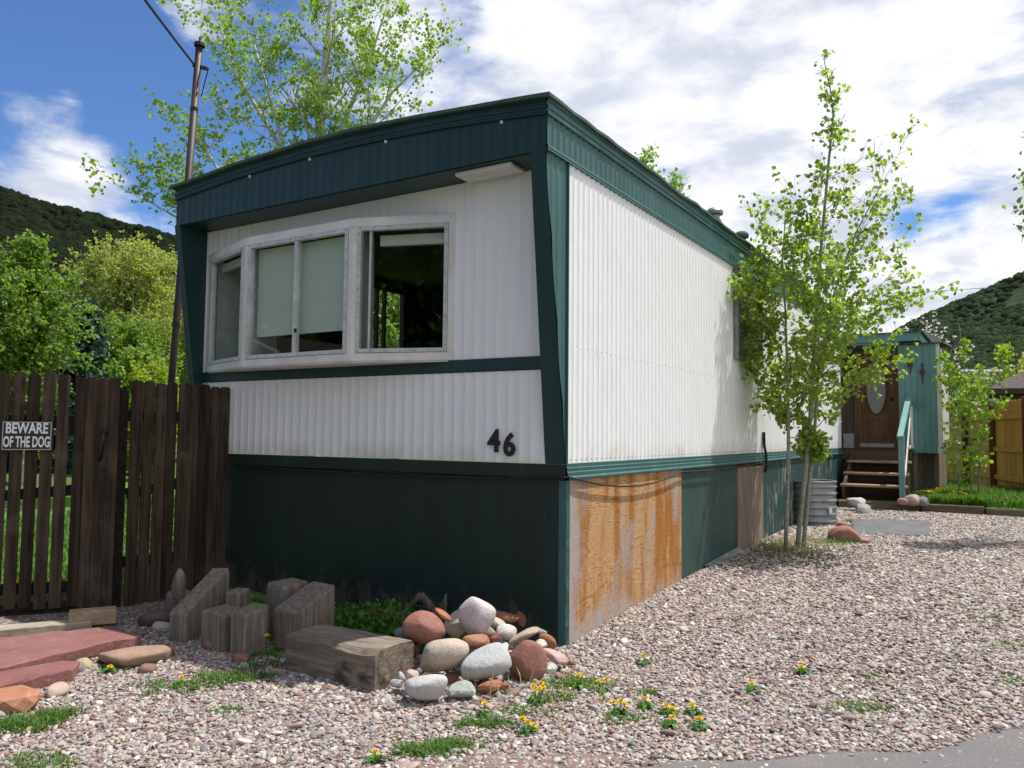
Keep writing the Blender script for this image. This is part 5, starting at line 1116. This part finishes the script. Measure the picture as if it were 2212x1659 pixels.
for a, c in (((-21.5, -12.07, 2.71), (-17.5, -12.07, 4.31)), ((-17.5, -12.07, 4.31), (-13.5, -12.07, 2.71))):
    m = MB(); m.obox(a, c, .05, .10); m.build('roof_edge', M['casing'], bh)
m = MB(); m.add([(-20.9, -12.48, 2.7), (-14.1, -12.48, 2.7), (-17.5, -12.48, 4.2), (-20.9, -12.55, 2.7), (-14.1, -12.55, 2.7), (-17.5, -12.55, 4.2)], [(0, 1, 2), (5, 4, 3), (0, 3, 4, 1), (1, 4, 5, 2), (2, 5, 3, 0)]); m.build('gable', M['brownwall'], bh)
# grass, weeds, dandelions
def blades(rng, P, h, w=.006, lean=.5):
    P = np.asarray(P); n = len(P); a = rng.uniform(0, 6.283, n); hh = h*rng.uniform(.5, 1.15, n); ln = lean*rng.uniform(.1, 1, n)*hh
    d = np.stack([np.cos(a), np.sin(a), np.zeros(n)], 1); s = np.stack([-np.sin(a), np.cos(a), np.zeros(n)], 1)*w*rng.uniform(.6, 1.3, n)[:, None]
    m1 = P+d*(ln*.35)[:, None]; m1[:, 2] += hh*.6; t = P+d*ln[:, None]; t[:, 2] += hh
    V = np.stack([P-s, P+s, m1+s*.8, m1-s*.8, t], 1).reshape(-1, 3); b0 = (np.arange(n)*5)[:, None]
    F = (b0+np.array([[0, 1, 2, 3]])).tolist()+(b0+np.array([[3, 2, 4]])).tolist(); return V, F
GP = [(0.36, -0.59, 0.17, 0.07, 420), (0.39, -0.82, 0.12, 0.06, 200), (0.34, -1.04, 0.13, 0.05, 200), (0.26, -1.28, 0.13, 0.06, 420), (0.28, -1.58, 0.1, 0.06, 420), (0.22, -1.70, 0.1, 0.07, 420), (-0.89, -1.83, 0.07, 0.05, 160), (-1.50, -2.47, 0.16, 0.1, 420), (-1.50, -2.32, 0.08, 0.09, 260), (-1.02, -2.65, 0.16, 0.06, 300), (-2.46, -1.49, 0.09, 0.09, 240), (-2.00, -1.75, 0.11, 0.05, 110), (-1.38, -1.72, 0.2, 0.06, 420), (-1.29, -1.50, 0.16, 0.08, 520), (0.77, -0.90, 0.11, 0.05, 180), (1.73, -0.17, 0.14, 0.05, 300), (1.71, 0.31, 0.08, 0.04, 60), (2.24, 1.94, 0.2, 0.05, 130), (2.37, 1.30, 0.14, 0.05, 110), (2.40, 0.60, 0.1, 0.05, 110), (0.35, -0.53, 0.1, 0.06, 120), (0.75, -0.49, 0.06, 0.05, 110),
      (-1.30, -1.24, .14, .10, 90), (.78, 4.86, .26, .10, 320), (.42, 4.0, .22, .10, 140), (.60, 6.9, .10, .1, 120), (.95, 7.5, .12, .05, 90), (1.05, 4.6, .08, .05, 40), (.33, -1.45, .1, .04, 60), (.95, -.70, .10, .05, 50)]
rng = np.random.default_rng(77); PV = []; hs = []
for (x, y, r, h, n) in GP:
    a = rng.uniform(0, 6.283, n); q = np.sqrt(rng.uniform(0, 1, n))*r; wob = 1+.35*np.sin(3*a+x*9)+.2*np.sin(7*a+y*5); ca_, sa_ = np.cos(a)*q*wob*1.15, np.sin(a)*q*wob*.55; sx = x+ca_*.848-sa_*.53; sy = y+ca_*.53+sa_*.848
    cl = rng.normal(0, .01, (n, 2)); PV.append((np.stack([sx+cl[:, 0], sy+cl[:, 1], np.array([gh(p_, q_)-.004 for p_, q_ in zip(sx, sy)])], 1), h))
Vs = []; Fs = []; k0 = 0
for P, h in PV:
    V, F = blades(rng, np.repeat(P, 2, axis=0)+rng.normal(0, .012, (2*len(P), 3))*np.array((1, 1, 0)), h*.48, .0034, 1.3); Vs.append(V); Fs += [[i+k0 for i in f] for f in F]; k0 += len(V)
tag(link_mesh('grass', np.concatenate(Vs), Fs, M['grass']), kind='stuff')
# dead stalks among the rocks and drifts
P = np.array([(rng.uniform(-2.6, -.2), rng.uniform(-.95, -.1), -.03) for _ in range(160)]+[(rng.normal(.15, .35), rng.normal(-.75, .2), -.03) for _ in range(140)]+[(rng.normal(.40, .25), rng.normal(4.1, .40), .15) for _ in range(420)])
V, F = blades(rng, P, .11, .003, 1.3); tag(link_mesh('dry_grass', V, F, M['drygrass']), kind='stuff')
# shaded weeds along the front skirting
P = []
for _ in range(230):
    x = rng.uniform(-2.5, -.45); y = rng.uniform(-.62, -.06) if x > -1.4 else rng.uniform(-.80, -.06); hgt = rng.uniform(.04, .20)*(1.25 if -1.5 < x < -.9 else .9)
    for _ in range(34): P.append((x+rng.normal(0, .06), y+rng.normal(0, .05), max(-.02, -.03+min(abs(rng.normal(0, 1)), 1.6)*hgt*.5)))
V, F = leaves(rng, np.array(P), .030, .2); tag(link_mesh('undergrowth', V, F, M['leaf_weed']), kind='stuff')
# lawn in the raised bed and behind the picket fence
n = 26000; x = np.concatenate([rng.uniform(1.12, 2.1, n//2), rng.uniform(1.0, 4.5, n//2)]); y = np.concatenate([rng.uniform(9.05, 10.3, n//2), rng.uniform(9.05, 13.0, n//2)])
V, F = blades(rng, np.stack([x, y, np.array([gl(a, c) for a, c in zip(x, y)])], 1), .17, .008, .7); tag(link_mesh('meadow_grass', V, F, M['grass']), kind='stuff')
V = []; xs = list(np.arange(-14, -3.39, .6)); ys = list(np.arange(-3.0, 10.1, .6))
for y in ys:
    for x in xs: V.append((x, y, gh(x, y)+.012-(0.03 if False else 0)))
# keep the turf behind the fence line
def behind(x, y): return x < -3.55-(.70*max(0, -y-.75)/.75 if y < -.75 else 0)
n = len(xs); F = [(j*n+i, j*n+i+1, (j+1)*n+i+1, (j+1)*n+i) for j in range(len(ys)-1) for i in range(n-1) if behind(xs[i+1], ys[j])]
tag(link_mesh('lawn', V, F, M['lawn'], smooth=True), kind='structure')
x = rng.uniform(-9, -3.5, 30000); y = rng.uniform(-2.6, 6, 30000); ok = np.array([behind(a+.02, c) for a, c in zip(x, y)]); x, y = x[ok], y[ok]
V, F = blades(rng, np.stack([x, y, np.array([gh(a, c) for a, c in zip(x, y)])], 1), .10, .007, .7); tag(link_mesh('lawn_grass', V, F, M['grass']), kind='stuff')

def dandelion(loc, heads, label, seed, h=.05, fr=.020, leafr=.09):
    rr = random.Random(seed); root = empty('dandelion', loc, label, 'flower', 'dandelions in the gravel and grass'); L = MB(); x, y, z = loc
    for k_ in range(11):
        a = rr.uniform(0, 6.28); l = leafr*rr.uniform(.7, 1.1); d = Vector((math.cos(a), math.sin(a), 0)); s = Vector((-d.y, d.x, 0)); V = []
        for t, w, zz in ((0, .004, .004), (.3, .010, .022), (.45, .006, .028), (.6, .014, .028), (.72, .007, .024), (.88, .010, .016), (1, .001, .006)):
            c = Vector(loc)+d*l*t; V += [c+s*w+Vector((0, 0, zz)), c-s*w+Vector((0, 0, zz))]
        L.add(V, [(2*i, 2*i+1, 2*i+3, 2*i+2) for i in range(6)])
    L.build('leaves', M['leaf_weed'], root)
    for (dx, dy) in heads:
        hz = h*rr.uniform(.8, 1.25); st = MB(); st.tube([(x+dx*.4, y+dy*.4, z), (x+dx, y+dy, z+hz)], .0022, 5); st.build('stem', M['leaf_weed'], root)
        f_ = MB()
        for k_ in range(26):
            a = rr.uniform(0, 6.28); e = rr.uniform(-.1, 1.3); d = Vector((math.cos(a)*math.cos(e), math.sin(a)*math.cos(e), math.sin(e)*.7)); s = d.orthogonal().normalized()*.0042; c = Vector((x+dx, y+dy, z+hz)); f_.add([c-s*.5, c+s*.5, c+d*fr+s, c+d*fr-s], [(0, 1, 2, 3)])
        f_.build('flower', M['yellow'], root)
    return root
def G(px, py, z=-.03):
    dd = fw+rt*((px-1106)/1715.4)+up*((829.5-py)/1715.4); t = (z-CAM.z)/dd.z; q = CAM+dd*t; return q.x, q.y
DN = [(210, 1384, [(0, 0)], 'single dandelion in a tuft between the red slab and the flat tan stone', .07), (222, 1430, [(0, 0)], 'small dandelion just in front of the flat tan stone', .03), (237, 1448, [(0, 0)], 'dandelion below the flat tan stone, lower of two', .02), (393, 1479, [(0, 0)], 'lone dandelion at the tip of the long grass strip', .04), (577, 1412, [(0, 0)], 'dandelion with tall leafy rosette against the log end', .10),
      (1157, 1516, [(0, 0), (.03, .02), (-.03, .03), (.05, -.01), (.0, .05)], 'cluster of five dandelions below the rock pile', .05), (1248, 1488, [(0, 0), (.01, .02)], 'dandelion pair in the grass right of the pile', .05), (1301, 1499, [(-.02, 0), (.02, .01)], 'dandelion pair farthest right of the grass patch by the pile', .04), (1140, 1580, [(0, 0), (.03, .01), (-.03, .005)], 'three dandelions lowest in front of the rock pile', .03), (1047, 1545, [(0, 0)], 'lone dandelion left of the five-flower cluster', .04), (810, 1642, [(0, 0)], 'lone dandelion near the bottom edge, centre of the gravel', .03),
      (1391, 1445, [(0, 0)], 'tiny dandelion by itself near the plywood foot', .02), (1337, 1543, [(-.03, 0), (.03, 0), (0, .02)], 'trio of dandelions in a leafy tuft at mid gravel', .04), (1394, 1530, [(0, 0)], 'single orange dandelion above the mid gravel pairs', .03), (1445, 1544, [(-.015, 0), (.02, 0)], 'two dandelions side by side in open gravel', .02), (1495, 1544, [(0, 0)], 'single dandelion right of the side-by-side two', .02), (1452, 1570, [(0, 0)], 'dandelion nearest the road edge, left one', .02), (1511, 1573, [(0, 0)], 'dandelion nearest the road edge, right one in a dark tuft', .02), (1732, 1474, [(0, 0)], 'isolated dandelion farthest right in the gravel', .02), (1624, 1501, [(0, 0)], 'faint dandelion between the isolated one and the road tuft', .02)]
for i, (px, py, hd, lb, h) in enumerate(DN):
    x, y = G(px, py); z = gh(x, y); dandelion((x, y, z), hd, lb, 200+i, h+.02, .018 if i != 4 else .022, .052 if i != 4 else .16)
for i, (x, y, lb) in enumerate(((1.28, 9.35, 'yellow dandelion clump in the bed near the closet post'), (1.72, 9.4, 'yellow dandelion clump in the bed below the sapling'), (1.5, 9.9, 'dandelions deeper in the bed grass behind the others'))):
    dandelion((x, y, gl(x, y)), [(rg.uniform(-.12, .12), rg.uniform(-.1, .1)) for _ in range(7)], lb, 240+i, .17, .032, .12)

# scrub on the hills
P, S = scatter_hill(gL, 11000, .8, 2.1, 5, (.10, 1.0), lambda q, r: math.sin(q[0]*.06+q[2]*.09)+math.sin(q[1]*.07-q[2]*.05)+r.normal()*.4 > 1.35)
instancer('hill_scrub', P, S, M['scrubL'], 2, (1.6, 1.1, 3.0), 6, rot_all=True)
P, S = scatter_hill(gR, 9000, 1.1, 2.8, 7, (.0, .60), lambda q, r: math.sin(q[0]*.045+q[1]*.02)+math.sin(q[1]*.05-q[2]*.06)+r.normal()*.4 > 1.0)
instancer('hill_scrub', P, S, M['scrubR'], 2, (1.6, 1.1, 3.0), 8, rot_all=True)

# ------------------------------------------------------------------ the gravel
rng = np.random.default_rng(9)
def pebbles(n, x0, x1, y0, y1, lo, hi, keep):
    x = rng.uniform(x0, x1, n); y = rng.uniform(y0, y1, n); s = rng.lognormal(math.log(lo), .30, n).clip(lo*.5, hi)
    ok = np.array([keep(a, c) for a, c in zip(x, y)]); return x[ok], y[ok], s[ok]
def bed(x, y):
    if y > 0.0 and x < .02+.01: return False
    if y > 8.75: return False
    if -.8 < x < 0 and y > -.12: return False
    if x < -.0 and y > -.85 and rng.uniform() > (.10 if x < -.6 else .45): return False        # shaded bed: bare earth
    if x < -2.1 and y > -1.25 and rng.uniform() > .3: return False
    s = edge_s(x, y)
    if s > -.02 and rng.uniform() > (.10 if s < .12 else (.02 if s < 1.2 else .003)): return False
    if s > -.25 and x < 1.1 and rng.uniform() > .6: return False
    d_ = math.hypot(x-.36, (y-3.9)*.9)+.25*math.sin(x*9+y*5)*.5
    if d_ < .9 and rng.uniform() > .30+.5*max(0, d_-.35): return False
    if math.hypot((x-1.35)/.55, (y-2.6)/.35) < 1+.3*math.sin(x*14) and rng.uniform() > .62: return False
    if math.hypot((x-1.5)/.7, (y-.9)/.3) < 1+.3*math.sin(x*11) and rng.uniform() > .7: return False
    return True
X1, Y1, S1 = pebbles(138000, -3.0, 3.4, -3.0, 1.6, .0082, .024, bed)
X2, Y2, S2 = pebbles(98000, 0.0, 4.6, 1.6, 8.75, .0100, .026, bed)
X3, Y3, S3 = pebbles(260, -2.8, 3.0, -2.8, 3.0, .020, .030, bed)
n4 = 420; X4 = rng.normal(-.28, .30, n4); Y4 = rng.normal(-.62, .22, n4); S4 = rng.uniform(.012, .032, n4); ok = (Y4 < -.05) & (X4 < .25) & (X4 > -.95); X4, Y4, S4 = X4[ok], Y4[ok], S4[ok]   # rubble between the big stones
X = np.concatenate([X1, X2, X3, X4]); Y_ = np.concatenate([Y1, Y2, Y3, Y4]); S = np.concatenate([S1, S2, S3, S4])
ZZ = np.array([gh(a, c) for a, c in zip(X, Y_)])+S*rng.uniform(-.05, .55, len(S))
SCL = np.stack([S*rng.uniform(.95, 1.6, len(S)), S*rng.uniform(.75, 1.05, len(S)), S*rng.uniform(.42, .75, len(S))], 1)
def pebble_mat():
    m, k, p, o = newmat('pebble'); r = k.n('ShaderNodeObjectInfo').outputs['Random']; col = gravel_color(k, r)
    r2 = k.math('FRACT', k.math('MULTIPLY', r, 91.7)); br = k.math('ADD', .75, k.math('MULTIPLY', r2, .45))
    col = k.n('ShaderNodeMix', data_type='RGBA', blend_type='MULTIPLY', i={0: 1.0, 6: col, 7: k.n('ShaderNodeCombineColor', i={0: br, 1: br, 2: br}).outputs[0]}).outputs[2]
    setp(k, p, col, .7, .3); return m
M['pebble'] = pebble_mat()
instancer('gravel', np.stack([X, Y_, ZZ], 1), SCL, M['pebble'], 2, (1.3, .55), 10, rot_all=False)
